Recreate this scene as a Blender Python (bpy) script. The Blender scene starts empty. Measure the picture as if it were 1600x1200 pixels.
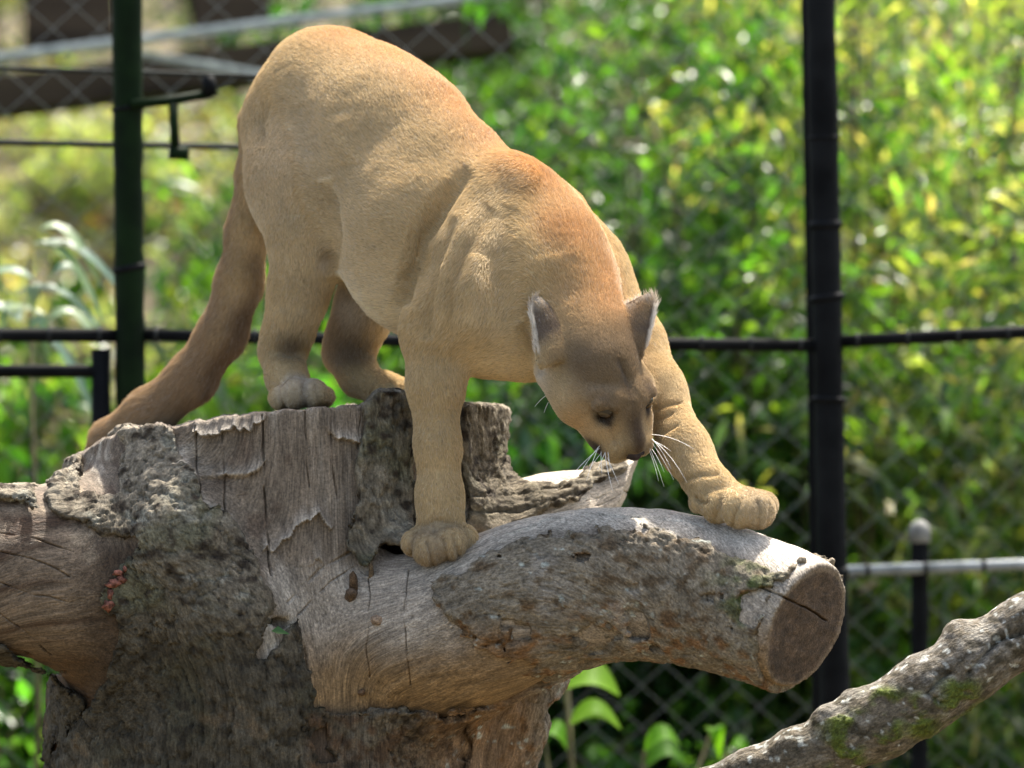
import bpy, bmesh, math, random
import numpy as np
from mathutils import Vector, Matrix

random.seed(7)
RNG = np.random.default_rng(7)
SC = bpy.context.scene
COL = SC.collection

# ------------------------------------------------------------------ camera, sky, sun, exposure
EYE = 1.5                       # camera height in metres
cam_d = bpy.data.cameras.new('camera')
cam = bpy.data.objects.new('camera', cam_d)
COL.objects.link(cam)
cam.location = (0, -10, EYE)
cam.rotation_euler = (math.radians(90), 0, 0)
cam_d.sensor_width = 36
cam_d.lens = 225
cam_d.clip_start = 0.5
cam_d.clip_end = 500
cam_d.dof.use_dof = True
cam_d.dof.focus_distance = 9.86
cam_d.dof.aperture_fstop = 3.5
SC.camera = cam

SUN_AZ, SUN_EL = 28.0, 65.0     # azimuth from +Y (away from camera) towards +X
w = bpy.data.worlds.new('World')
SC.world = w
w.use_nodes = True
wn = w.node_tree.nodes
bg = wn['Background']
sky = wn.new('ShaderNodeTexSky')
sky.sky_type = 'NISHITA'
sky.sun_disc = False
sky.sun_elevation = math.radians(SUN_EL)
sky.sun_rotation = math.radians(SUN_AZ)
sky.air_density = 0.8
sky.dust_density = 3.5
sky.ozone_density = 0.4
wb = wn.new('ShaderNodeVectorMath')          # the photograph's warm white balance
wb.operation = 'MULTIPLY'
wb.inputs[1].default_value = (1.03, 1.0, 0.90)
w.node_tree.links.new(sky.outputs[0], wb.inputs[0])
w.node_tree.links.new(wb.outputs[0], bg.inputs[0])
bg.inputs[1].default_value = 0.13

sun_d = bpy.data.lights.new('sun', 'SUN')
sun_d.energy = 3.5
sun_d.angle = math.radians(2.0)
sun_d.color = (1.0, 0.94, 0.84)
sun = bpy.data.objects.new('sun', sun_d)
COL.objects.link(sun)
az, el = math.radians(SUN_AZ), math.radians(SUN_EL)
to_sun = Vector((math.sin(az) * math.cos(el), math.cos(az) * math.cos(el), math.sin(el)))
sun.rotation_euler = to_sun.to_track_quat('Z', 'Y').to_euler()
sun.location = (3, 5, 9)

SC.view_settings.view_transform = 'Standard'
SC.view_settings.look = 'None'
SC.view_settings.gamma = 1.0
SC.view_settings.exposure = 1.92
SC.render.engine = 'CYCLES'
cy = SC.cycles
cy.use_denoising = True
cy.use_adaptive_sampling = False
cy.max_bounces = 6
cy.diffuse_bounces = 3
cy.glossy_bounces = 2
cy.transmission_bounces = 4
cy.transparent_max_bounces = 6
cy.sample_clamp_indirect = 4.0
cy.caustics_reflective = False
cy.caustics_refractive = False

# ------------------------------------------------------------------ helpers
def P(px, py, d=0.0):
    """A place in the enclosure: sideways, height and depth (mm behind the subject plane) in metres."""
    s = (10 + d / 1000.0) / 10.0
    return np.array(((px - 800) / 1000 * s, d / 1000.0, EYE + (600 - py) / 1000 * s))

def _hash(i, j, k, seed):
    h = (i.astype(np.int64) * 374761393 + j.astype(np.int64) * 668265263 + k.astype(np.int64) * 2147483647 + seed * 1274126177) & 0xffffffff
    h = ((h ^ (h >> 13)) * 1274126177) & 0xffffffff
    h = (h ^ (h >> 16)) & 0xffffff
    return h.astype(np.float32) / 0xffffff

def vnoise(p, seed=0):
    p = np.asarray(p, dtype=np.float64)
    i = np.floor(p)
    f = (p - i).astype(np.float32)
    u = f * f * (3 - 2 * f)
    i = i.astype(np.int64)
    x, y, z = i[..., 0], i[..., 1], i[..., 2]
    ux, uy, uz = u[..., 0], u[..., 1], u[..., 2]
    r = 0
    for a in (0, 1):
        for b in (0, 1):
            for c in (0, 1):
                wgt = (ux if a else 1 - ux) * (uy if b else 1 - uy) * (uz if c else 1 - uz)
                r = r + wgt * _hash(x + a, y + b, z + c, seed)
    return r * 2 - 1

def fbm(p, oct=4, seed=0, gain=0.5):
    p = np.asarray(p, dtype=np.float64)
    a, r, n = 1.0, 0, 0
    for o in range(oct):
        r = r + a * vnoise(p * (2.03 ** o) + 17.3 * o, seed + o)
        n += a
        a *= gain
    return r / n

def smooth01(a, b, x):
    t = np.clip((x - a) / (b - a), 0, 1)
    return t * t * (3 - 2 * t)

class Field:
    """Signed-distance grid; shapes are blended in, then turned into one closed surface."""
    def __init__(self, lo, hi, h):
        self.lo = np.array(lo, float)
        self.h = h
        self.n = np.ceil((np.array(hi) - self.lo) / h).astype(int) + 1
        self.f = np.full(self.n, 0.5, np.float32)
    def sub(self, lo, hi):
        a = np.clip(np.floor((np.array(lo) - self.lo) / self.h).astype(int), 0, self.n)
        b = np.clip(np.ceil((np.array(hi) - self.lo) / self.h).astype(int) + 1, 0, self.n)
        if np.any(b <= a):
            return None, None
        sl = tuple(slice(a[i], b[i]) for i in range(3))
        ax = [(self.lo[i] + self.h * np.arange(a[i], b[i])).astype(np.float32) for i in range(3)]
        return sl, ax
    def blend(self, sl, d, k):
        f = self.f[sl]
        if k <= 0:
            self.f[sl] = np.minimum(f, d)
        else:
            hh = np.maximum(k - np.abs(f - d), 0) / k
            self.f[sl] = np.minimum(f, d) - hh * hh * k * 0.25
    def carve(self, sl, d, k):
        f = self.f[sl]
        g = -d
        hh = np.maximum(k - np.abs(f - g), 0) / k
        self.f[sl] = np.maximum(f, g) + hh * hh * k * 0.25
    def cone(self, a, b, ra, rb, k=0.03, carve=False):
        a, b = np.asarray(a, np.float32), np.asarray(b, np.float32)
        m = max(ra, rb) + k + 3 * self.h
        sl, ax = self.sub(np.minimum(a, b) - m, np.maximum(a, b) + m)
        if sl is None:
            return
        ba = b - a
        L = float(ba @ ba)
        dx, dy, dz = (ax[0] - a[0])[:, None, None], (ax[1] - a[1])[None, :, None], (ax[2] - a[2])[None, None, :]
        if L > 1e-12:
            t = np.clip((dx * (ba[0] / L) + dy * (ba[1] / L)) + dz * (ba[2] / L), 0, 1)
            d = np.square(dx - t * ba[0]); d += np.square(dy - t * ba[1]); d += np.square(dz - t * ba[2])
            d = np.sqrt(d, out=d); d -= np.float32(ra) + t * np.float32(rb - ra)
        else:
            d = np.sqrt(dx * dx + dy * dy + dz * dz) - np.float32(ra)
        (self.carve if carve else self.blend)(sl, d, k)
    def chain(self, pts, k=0.03):
        for (a, ra), (b, rb) in zip(pts[:-1], pts[1:]):
            self.cone(a, b, ra, rb, k)
    def ball(self, c, r, k=0.03, carve=False):
        self.cone(c, c, r, r, k, carve)
    def mesh(self):
        return surface_nets(self.f, self.lo, self.h)

def surface_nets(f, lo, h):
    s = f < 0
    nx, ny, nz = f.shape
    cnt = np.zeros((nx - 1, ny - 1, nz - 1), np.uint8)
    corners = [(a, b, c) for a in (0, 1) for b in (0, 1) for c in (0, 1)]
    for a, b, c in corners:
        cnt += s[a:nx - 1 + a, b:ny - 1 + b, c:nz - 1 + c]
    ci = np.argwhere((cnt > 0) & (cnt < 8))
    vals = np.stack([f[ci[:, 0] + a, ci[:, 1] + b, ci[:, 2] + c] for a, b, c in corners], 1)
    acc = np.zeros((len(ci), 3))
    num = np.zeros(len(ci))
    for i, p in enumerate(corners):
        for j, q in enumerate(corners):
            if j <= i or sum(abs(np.array(p) - np.array(q))) != 1:
                continue
            va, vb = vals[:, i], vals[:, j]
            m = (va < 0) != (vb < 0)
            t = np.where(m, va / np.where(m, va - vb, 1), 0)
            acc += m[:, None] * (np.array(p) + t[:, None] * (np.array(q) - np.array(p)))
            num += m
    verts = (ci + acc / num[:, None]) * h + lo
    idx = np.full((nx - 1, ny - 1, nz - 1), -1, np.int32)
    idx[ci[:, 0], ci[:, 1], ci[:, 2]] = np.arange(len(ci))
    quads = []
    for ax in range(3):
        u, v = (ax + 1) % 3, (ax + 2) % 3
        sa = [slice(None)] * 3
        sb = [slice(None)] * 3
        sa[ax] = slice(0, -1)
        sb[ax] = slice(1, None)
        A, B = s[tuple(sa)], s[tuple(sb)]
        e = np.argwhere(A != B)
        lim = np.array([nx, ny, nz])
        ok = (e[:, u] > 0) & (e[:, v] > 0) & (e[:, u] < lim[u] - 1) & (e[:, v] < lim[v] - 1)
        e = e[ok]
        ins = A[e[:, 0], e[:, 1], e[:, 2]]
        def cell(du, dv):
            c = e.copy()
            c[:, u] += du
            c[:, v] += dv
            return idx[c[:, 0], c[:, 1], c[:, 2]]
        q = np.stack([cell(-1, -1), cell(0, -1), cell(0, 0), cell(-1, 0)], 1)
        q[~ins] = q[~ins][:, ::-1]
        quads.append(q)
    return verts, np.concatenate(quads)

def relax(v, q, it=2, lam=0.5):
    n = len(v)
    for _ in range(it):
        s = np.zeros((n, 3))
        c = np.zeros(n)
        for a, b in ((0, 1), (1, 2), (2, 3), (3, 0)):
            for x, y in ((a, b), (b, a)):
                for k in range(3):
                    s[:, k] += np.bincount(q[:, x], v[q[:, y], k], n)
                c += np.bincount(q[:, x], None, n)
        v = v + lam * (s / np.maximum(c, 1)[:, None] - v)
    return v

def vnormals(v, q):
    fn = np.cross(v[q[:, 2]] - v[q[:, 0]], v[q[:, 3]] - v[q[:, 1]]) if q.shape[1] == 4 else np.cross(v[q[:, 1]] - v[q[:, 0]], v[q[:, 2]] - v[q[:, 0]])
    n = np.zeros_like(v)
    for c in range(q.shape[1]):
        for k in range(3):
            n[:, k] += np.bincount(q[:, c], fn[:, k], len(v))
    return n / np.maximum(np.linalg.norm(n, axis=1), 1e-12)[:, None]

def np_mesh(name, v, faces, smooth=True):
    """faces: (n,3) or (n,4) index array"""
    me = bpy.data.meshes.new(name)
    faces = np.asarray(faces, np.int32)
    k = faces.shape[1]
    me.vertices.add(len(v))
    me.vertices.foreach_set('co', np.asarray(v, np.float32).ravel())
    me.loops.add(faces.size)
    me.loops.foreach_set('vertex_index', faces.ravel())
    me.polygons.add(len(faces))
    me.polygons.foreach_set('loop_start', np.arange(0, faces.size, k, dtype=np.int32))
    if smooth:
        me.polygons.foreach_set('use_smooth', np.ones(len(faces), bool))
    me.update(calc_edges=True)
    me.validate()
    return me

def attr_color(me, name, rgb, domain='POINT'):
    a = me.attributes.new(name, 'FLOAT_COLOR', domain)
    d = np.ones((len(rgb), 4), np.float32)
    d[:, :3] = rgb
    a.data.foreach_set('color', d.ravel())

def attr_vec(me, name, v):
    a = me.attributes.new(name, 'FLOAT_VECTOR', 'POINT')
    a.data.foreach_set('vector', np.asarray(v, np.float32).ravel())

def link(name, data, parent=None, mat=None):
    o = bpy.data.objects.new(name, data)
    COL.objects.link(o)
    if parent is not None:
        o.parent = parent
        o.matrix_parent_inverse = Matrix.Translation(-Vector(parent_world(parent)))
    if mat is not None:
        data.materials.append(mat)
    return o

def parent_world(o):
    v = Vector(o.location)
    while o.parent is not None:
        # parts are linked with an inverse that cancels their parents, so only the root moves things
        return Vector((0, 0, 0)) if o.type != 'EMPTY' else v
    return v

def thing(name, loc, label, cat, group=None):
    o = bpy.data.objects.new(name, None)
    COL.objects.link(o)
    o.location = loc
    o.empty_display_size = 0.1
    tag(o, label, cat, group)
    return o

def tag(o, label=None, cat=None, group=None, kind=None):
    if label: o['label'] = label
    if cat: o['category'] = cat
    if group: o['group'] = group
    if kind: o['kind'] = kind
    return o

def tube_arrays(pts, radii, seg=10, cap=True, up=None):
    pts = [np.asarray(p, float) for p in pts]
    V, F = [], []
    t0 = pts[1] - pts[0]
    up = np.array(up, float) if up is not None else np.array((0, 0, 1.0)) if abs(t0[2]) < 0.9 * np.linalg.norm(t0) else np.array((1.0, 0, 0))
    for i, p in enumerate(pts):
        t = pts[min(i + 1, len(pts) - 1)] - pts[max(i - 1, 0)]
        t = t / np.linalg.norm(t)
        a = np.cross(up, t); a /= np.linalg.norm(a)
        b = np.cross(t, a)
        for s in range(seg):
            an = 2 * math.pi * s / seg
            V.append(p + radii[i] * (math.cos(an) * a + math.sin(an) * b))
    for i in range(len(pts) - 1):
        for s in range(seg):
            n = (s + 1) % seg
            F.append((i * seg + s, i * seg + n, (i + 1) * seg + n, (i + 1) * seg + s))
    if cap:
        for base, i, flip in ((0, 0, True), ((len(pts) - 1) * seg, len(pts) - 1, False)):
            c = len(V); V.append(pts[i])
            for s in range(seg):
                n = (s + 1) % seg
                F.append((base + n, base + s, c, c) if flip else (base + s, base + n, c, c))
    return np.array(V), F

def py_mesh(name, V, F, smooth=True):
    me = bpy.data.meshes.new(name)
    me.from_pydata([tuple(v) for v in V], [], [tuple(dict.fromkeys(int(i) for i in f)) for f in F])
    if smooth:
        me.polygons.foreach_set('use_smooth', np.ones(len(me.polygons), bool))
    me.update()
    return me

def tube(name, pts, radii, mat, parent=None, seg=12):
    V, F = tube_arrays(pts, radii if hasattr(radii, '__len__') else [radii] * len(pts), seg)
    return link(name, py_mesh(name, V, F), parent, mat)

def box_mesh(name, c, size, rot=None, bev=0.004):
    bm = bmesh.new()
    bmesh.ops.create_cube(bm, size=1)
    bmesh.ops.scale(bm, vec=size, verts=bm.verts)
    if bev:
        bmesh.ops.bevel(bm, geom=bm.edges[:], offset=bev, segments=2, affect='EDGES')
    M = Matrix.Translation(Vector(c)) @ (rot.to_4x4() if rot is not None else Matrix.Identity(4))
    bmesh.ops.transform(bm, matrix=M, verts=bm.verts)
    me = bpy.data.meshes.new(name)
    bm.to_mesh(me)
    bm.free()
    return me

# ------------------------------------------------------------------ materials
def new_mat(name):
    m = bpy.data.materials.new(name)
    m.use_nodes = True
    return m, m.node_tree.nodes, m.node_tree.links, m.node_tree.nodes['Principled BSDF']

def noise_mat(name, c1, c2, scale=20, rough=0.8, bump=0.3, detail=6, spec=0.3, stretch=(1, 1, 1)):
    m, N, L, b = new_mat(name)
    tc = N.new('ShaderNodeTexCoord')
    mp = N.new('ShaderNodeMapping')
    mp.inputs['Scale'].default_value = stretch
    n = N.new('ShaderNodeTexNoise')
    n.inputs['Scale'].default_value = scale
    n.inputs['Detail'].default_value = detail
    r = N.new('ShaderNodeValToRGB')
    r.color_ramp.elements[0].position = 0.35
    r.color_ramp.elements[1].position = 0.68
    r.color_ramp.elements[0].color = (*c1, 1)
    r.color_ramp.elements[1].color = (*c2, 1)
    bp = N.new('ShaderNodeBump')
    bp.inputs['Strength'].default_value = bump
    bp.inputs['Distance'].default_value = 0.01
    L.new(tc.outputs['Object'], mp.inputs[0]); L.new(mp.outputs[0], n.inputs['Vector'])
    L.new(n.outputs['Fac'], r.inputs[0]); L.new(r.outputs[0], b.inputs['Base Color'])
    L.new(n.outputs['Fac'], bp.inputs['Height']); L.new(bp.outputs[0], b.inputs['Normal'])
    b.inputs['Roughness'].default_value = rough
    b.inputs['Specular IOR Level'].default_value = spec
    return m

def grain_mat(name, rough=0.75, fine=420, bump=0.5, mottle=0.45, spec=0.25, dist=0.004):
    """Tinted wood or bark: colour from the 'tint' attribute, fibres along the 'grain' coordinates."""
    m, N, L, b = new_mat(name)
    t = N.new('ShaderNodeAttribute'); t.attribute_name = 'tint'
    g = N.new('ShaderNodeAttribute'); g.attribute_name = 'grain'
    n1 = N.new('ShaderNodeTexNoise'); n1.inputs['Scale'].default_value = fine; n1.inputs['Detail'].default_value = 5
    n2 = N.new('ShaderNodeTexNoise'); n2.inputs['Scale'].default_value = fine * 0.22; n2.inputs['Detail'].default_value = 6
    n2.inputs['Roughness'].default_value = 0.65
    L.new(g.outputs['Vector'], n1.inputs['Vector']); L.new(g.outputs['Vector'], n2.inputs['Vector'])
    mr = N.new('ShaderNodeMapRange')
    mr.inputs['From Min'].default_value = 0.3; mr.inputs['From Max'].default_value = 0.7
    mr.inputs['To Min'].default_value = 1 - mottle; mr.inputs['To Max'].default_value = 1 + mottle
    mr2 = N.new('ShaderNodeMapRange')
    mr2.inputs['From Min'].default_value = 0.32; mr2.inputs['From Max'].default_value = 0.68
    mr2.inputs['To Min'].default_value = 1 - mottle; mr2.inputs['To Max'].default_value = 1 + mottle * 0.8
    L.new(n1.outputs['Fac'], mr.inputs['Value']); L.new(n2.outputs['Fac'], mr2.inputs['Value'])
    tc = N.new('ShaderNodeTexCoord')
    n3 = N.new('ShaderNodeTexNoise'); n3.inputs['Scale'].default_value = 260; n3.inputs['Detail'].default_value = 8; n3.inputs['Roughness'].default_value = 0.75
    L.new(tc.outputs['Object'], n3.inputs['Vector'])
    mr3 = N.new('ShaderNodeMapRange')
    mr3.inputs['From Min'].default_value = 0.36; mr3.inputs['From Max'].default_value = 0.64
    mr3.inputs['To Min'].default_value = 0.62; mr3.inputs['To Max'].default_value = 1.38
    L.new(n3.outputs['Fac'], mr3.inputs['Value'])
    mu0 = N.new('ShaderNodeMath'); mu0.operation = 'MULTIPLY'
    L.new(mr.outputs[0], mu0.inputs[0]); L.new(mr2.outputs[0], mu0.inputs[1])
    mu = N.new('ShaderNodeMath'); mu.operation = 'MULTIPLY'
    L.new(mu0.outputs[0], mu.inputs[0]); L.new(mr3.outputs[0], mu.inputs[1])
    mx = N.new('ShaderNodeVectorMath'); mx.operation = 'SCALE'
    L.new(t.outputs['Color'], mx.inputs[0]); L.new(mu.outputs[0], mx.inputs['Scale'])
    L.new(mx.outputs[0], b.inputs['Base Color'])
    ad = N.new('ShaderNodeMath'); ad.operation = 'ADD'
    L.new(n1.outputs['Fac'], ad.inputs[0]); L.new(n2.outputs['Fac'], ad.inputs[1])
    ad0 = ad
    ad = N.new('ShaderNodeMath'); ad.operation = 'ADD'
    L.new(ad0.outputs[0], ad.inputs[0]); L.new(n3.outputs['Fac'], ad.inputs[1])
    bp = N.new('ShaderNodeBump'); bp.inputs['Strength'].default_value = bump; bp.inputs['Distance'].default_value = dist
    L.new(ad.outputs[0], bp.inputs['Height']); L.new(bp.outputs[0], b.inputs['Normal'])
    b.inputs['Roughness'].default_value = rough
    b.inputs['Specular IOR Level'].default_value = spec
    return m

def leaf_mat(name, trans=0.45, rough=0.32, spec=0.5):
    m, N, L, b = new_mat(name)
    t0 = N.new('ShaderNodeAttribute'); t0.attribute_name = 'tint'
    oi = N.new('ShaderNodeObjectInfo')
    rp = N.new('ShaderNodeValToRGB')                      # every plant its own green
    rp.color_ramp.elements[0].color = (0.50, 0.62, 0.75, 1)
    rp.color_ramp.elements[1].color = (1.30, 1.15, 0.95, 1)
    e = rp.color_ramp.elements.new(0.5); e.color = (0.85, 0.95, 0.9, 1)
    L.new(oi.outputs['Random'], rp.inputs[0])
    t = N.new('ShaderNodeVectorMath'); t.operation = 'MULTIPLY'
    L.new(t0.outputs['Color'], t.inputs[0]); L.new(rp.outputs[0], t.inputs[1])
    L.new(t.outputs[0], b.inputs['Base Color'])
    b.inputs['Roughness'].default_value = rough
    b.inputs['Specular IOR Level'].default_value = spec
    tr = N.new('ShaderNodeBsdfTranslucent')
    hs = N.new('ShaderNodeVectorMath'); hs.operation = 'MULTIPLY'
    hs.inputs[1].default_value = (1.75, 1.9, 0.55)
    L.new(t.outputs[0], hs.inputs[0]); L.new(hs.outputs[0], tr.inputs['Color'])
    mix = N.new('ShaderNodeMixShader'); mix.inputs[0].default_value = trans
    out = N['Material Output']
    L.new(b.outputs[0], mix.inputs[1]); L.new(tr.outputs[0], mix.inputs[2]); L.new(mix.outputs[0], out.inputs['Surface'])
    return m

def plain(name, col, rough=0.5, metal=0.0, spec=0.5):
    m, N, L, b = new_mat(name)
    b.inputs['Base Color'].default_value = (*col, 1)
    b.inputs['Roughness'].default_value = rough
    b.inputs['Metallic'].default_value = metal
    b.inputs['Specular IOR Level'].default_value = spec
    return m

M_WOOD = grain_mat('weathered_wood', 0.66, 420, 0.6, 0.42, 0.25, 0.004)
M_BARK = grain_mat('bark', 0.85, 260, 0.8, 0.42, 0.25, 0.006)
M_LEAF = leaf_mat('leaf', 0.55, 0.32, 0.55)
M_BROAD = leaf_mat('broad_leaf', 0.62, 0.6, 0.2)
M_ARCH = leaf_mat('arching_leaf', 0.35, 0.45, 0.4)
M_PALE = noise_mat('pale_roof_edge', (0.32, 0.35, 0.34), (0.55, 0.58, 0.56), 25, 0.6, 0.1)
M_STEM = noise_mat('stem_bark', (0.05, 0.045, 0.02), (0.16, 0.14, 0.06), 30)
M_GROUND = noise_mat('soil', (0.035, 0.026, 0.016), (0.12, 0.095, 0.06), 9, 0.95, 0.6)
M_BANK = noise_mat('bank_soil', (0.05, 0.04, 0.025), (0.17, 0.14, 0.085), 7, 0.95, 0.6)
M_POST_BLACK = noise_mat('black_paint', (0.002, 0.0025, 0.003), (0.007, 0.008, 0.009), 14, 0.65, 0.15, spec=0.08)
M_POST_GREEN = noise_mat('green_paint', (0.002, 0.007, 0.002), (0.006, 0.018, 0.004), 14, 0.65, 0.15, spec=0.08)
M_TIE = plain('dull_tie', (0.02, 0.022, 0.022), 0.8, 0.0, 0.1)
M_GALV = noise_mat('galvanised', (0.15, 0.17, 0.17), (0.34, 0.37, 0.38), 25, 0.5, 0.1, spec=0.4)
M_WIRE = plain('wire', (0.20, 0.21, 0.20), 0.4, 0.4)
M_CAP = noise_mat('dull_cap', (0.12, 0.12, 0.11), (0.24, 0.24, 0.22), 30, 0.7)
M_DULL = plain('dull_wire', (0.02, 0.024, 0.022), 0.7, 0.0, 0.15)
M_TIMBER = noise_mat('dark_timber', (0.02, 0.013, 0.008), (0.07, 0.048, 0.028), 12, 0.85, 0.5, stretch=(0.15, 1, 1))

# ------------------------------------------------------------------ ground and bank
def ground_z(x, y):
    x, y = np.asarray(x, float), np.asarray(y, float)
    rise = smooth01(4.6, 9.0, y) * (1.55 + 0.75 * smooth01(0.4, -1.0, x)) + np.maximum(y - 12.5, 0) * 0.42
    return rise * smooth01(60, 30, np.hypot(x, y)) + 0.05 * fbm(np.stack([x * .8, y * .8, x * 0], -1), 3, 5)

def build_ground():
    def axis(n, inner, outer):
        t = np.linspace(-1, 1, n)
        return np.sign(t) * (inner * np.abs(t) + (outer - inner) * np.abs(t) ** 5)
    X, Y = np.meshgrid(axis(181, 9, 220), axis(181, 9, 220) + 6, indexing='ij')
    Z = ground_z(X, Y)
    V = np.stack([X, Y, Z], -1).reshape(-1, 3)
    n = 181
    i = np.arange(n * n).reshape(n, n)
    q = np.stack([i[:-1, :-1], i[1:, :-1], i[1:, 1:], i[:-1, 1:]], -1).reshape(-1, 4)
    o = link('ground', np_mesh('ground', V, q), None, M_BANK)
    tag(o, 'brown soil of the enclosure rising to a bank behind the fence', 'ground', kind='structure')
build_ground()

# ------------------------------------------------------------------ leaves
def leaf_batch(pos, direc, norm, length, width, tint, droop=0.25, fold=0.25):
    """pos: base points; returns verts, tri faces, tints for many folded lance leaves (6 verts each)."""
    n = len(pos)
    t = direc / np.linalg.norm(direc, axis=1)[:, None]
    s = np.cross(norm, t); s /= np.maximum(np.linalg.norm(s, axis=1), 1e-6)[:, None]
    u = np.cross(t, s)
    L, W = length[:, None], width[:, None]
    down = np.array((0, 0, -1.0))
    V = np.empty((n, 6, 3))
    V[:, 0] = pos
    mid = pos + t * L * 0.38 + down * L * droop * 0.12
    V[:, 1] = mid + s * W * 0.5 + u * W * fold
    V[:, 2] = mid - s * W * 0.5 + u * W * fold
    V[:, 3] = mid
    m2 = pos + t * L * 0.72 + down * L * droop * 0.5
    V[:, 4] = m2
    V[:, 5] = pos + t * L * 0.98 + down * L * droop
    base = (np.arange(n) * 6)[:, None]
    tri = np.array([(0, 3, 1), (0, 2, 3), (3, 4, 1), (3, 2, 4), (1, 4, 5), (4, 2, 5)])
    F = (base[:, None, :] + tri[None]).reshape(-1, 3)
    return V.reshape(-1, 3), F, np.repeat(tint, 6, 0)

def leaf_mesh(name, *a, **k):
    V, F, T = leaf_batch(*a, **k)
    me = np_mesh(name, V, F, smooth=True)
    attr_color(me, 'tint', T)
    return me

def pick_tints(n, palette, jitter=0.25):
    pal = np.array([c for c, _ in palette]); wt = np.array([q for _, q in palette], float)
    c = pal[RNG.choice(len(pal), n, p=wt / wt.sum())]
    return np.clip(c * (1 + jitter * RNG.normal(size=(n, 1))) * (1 + 0.08 * RNG.normal(size=(n, 3))), 0.004, 0.8)

PAL_BAMBOO = [((0.13, 0.22, 0.06), 5), ((0.08, 0.16, 0.055), 4), ((0.25, 0.30, 0.10), 3), ((0.42, 0.39, 0.26), 4.2), ((0.05, 0.10, 0.06), 2)]
PAL_SHRUB = [((0.07, 0.17, 0.03), 5), ((0.045, 0.11, 0.025), 4), ((0.14, 0.26, 0.04), 3), ((0.06, 0.12, 0.07), 2)]
PAL_PALE = [((0.32, 0.30, 0.18), 4), ((0.22, 0.23, 0.11), 4), ((0.14, 0.20, 0.07), 3), ((0.45, 0.41, 0.28), 3), ((0.28, 0.13, 0.05), 0.5)]

def shrub_data(kind, h, rx, nleaf, seed):
    """stem mesh + crown mesh of one plant standing on the origin"""
    rs = np.random.default_rng(seed)
    stems_v, stems_f, tips = [], [], []
    off = 0
    nst = 9 if kind in ('bamboo', 'thicket') else 7
    for i in range(nst):
        a = rs.uniform(0, 6.283)
        r0 = rs.uniform(0, 0.12)
        lean = rs.uniform(0.15, 1.0) * rx
        top = np.array((math.cos(a) * lean, math.sin(a) * lean, h * rs.uniform(0.65, 1.0)))
        b0 = np.array((math.cos(a) * r0, math.sin(a) * r0, -0.05))
        pts = []
        for t in np.linspace(0, 1, 7):
            p = b0 + (top - b0) * t
            p[:2] = b0[:2] + (top[:2] - b0[:2]) * t ** 1.7
            pts.append(p)
        rad = [0.011 * (1 - 0.75 * t) for t in np.linspace(0, 1, 7)]
        v, f = tube_arrays(pts, rad, 5, False)
        stems_v.append(v); stems_f += [tuple(np.array(q) + off) for q in f]; off += len(v)
        tips.append(pts)
        # side twigs
        for _ in range(7):
            t = rs.uniform(0.2, 0.95)
            k = t * 6; k0 = int(k); p = pts[k0] * (1 - k + k0) + pts[min(k0 + 1, 6)] * (k - k0)
            e = p + np.array((rs.normal(0, 0.2), rs.normal(0, 0.2), rs.normal(0.02, 0.12)))
            v, f = tube_arrays([p, (p + e) / 2 + (0, 0, 0.02), e], [0.004, 0.003, 0.0015], 4, False)
            stems_v.append(v); stems_f += [tuple(np.array(q) + off) for q in f]; off += len(v)
            tips.append([p, (p + e) / 2, e])
    # leaf clusters around points on stems and twigs
    ncl = nleaf // 9
    src = rs.integers(0, len(tips), ncl)
    cl = np.array([tips[s][rs.integers(1, len(tips[s]))] for s in src]) + rs.normal(0, 0.10, (ncl, 3)) * (1, 1, 0.9)
    cl[:, 2] = np.clip(cl[:, 2], 0.03, h * 1.08)
    pos = np.repeat(cl, 9, 0) + rs.normal(0, 0.025, (ncl * 9, 3))
    n = len(pos)
    d = rs.normal(size=(n, 3)) + np.repeat(rs.normal(size=(ncl, 3)) * 0.9, 9, 0)
    d[:, 2] -= 0.35
    nm = rs.normal(size=(n, 3)) * 0.9 + (0, 0, 1)
    if kind == 'bamboo':
        Ln, W = rs.uniform(0.035, 0.085, n), rs.uniform(0.010, 0.019, n)
        T = pick_tints(n, PAL_BAMBOO)
    elif kind == 'pale':
        Ln, W = rs.uniform(0.035, 0.07, n), rs.uniform(0.018, 0.032, n)
        T = pick_tints(n, PAL_PALE)
    elif kind == 'thicket':
        Ln, W = rs.uniform(0.03, 0.065, n), rs.uniform(0.013, 0.026, n)
        T = pick_tints(n, PAL_SHRUB) * 0.72
    else:
        Ln, W = rs.uniform(0.045, 0.085, n), rs.uniform(0.02, 0.036, n)
        T = pick_tints(n, PAL_SHRUB)
    T = T * np.repeat(1 + 0.25 * rs.normal(size=(ncl, 1)), 9, 0).clip(0.5, 1.7)
    crown = leaf_mesh('crown', pos, d, nm, Ln, W, np.clip(T, 0.004, 0.7))
    stem = py_mesh('stem', np.concatenate(stems_v), stems_f)
    crown.materials.append(M_LEAF)
    stem.materials.append(M_STEM)
    return stem, crown

def place_shrub(data, name, loc, rz, sc, label, cat, group):
    root = thing(name, loc, label, cat, group)
    root.rotation_euler = (0, 0, rz)
    root.scale = (sc, sc, sc)
    for nm, me in zip(('stem', 'crown'), data):
        o = bpy.data.objects.new(nm, me)
        COL.objects.link(o)
        o.parent = root
    return root

def at(px, py, Y):
    s = (10 + Y) / 10
    return np.array(((px - 800) / 1000 * s, Y, EYE + (600 - py) / 1000 * s))

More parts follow.
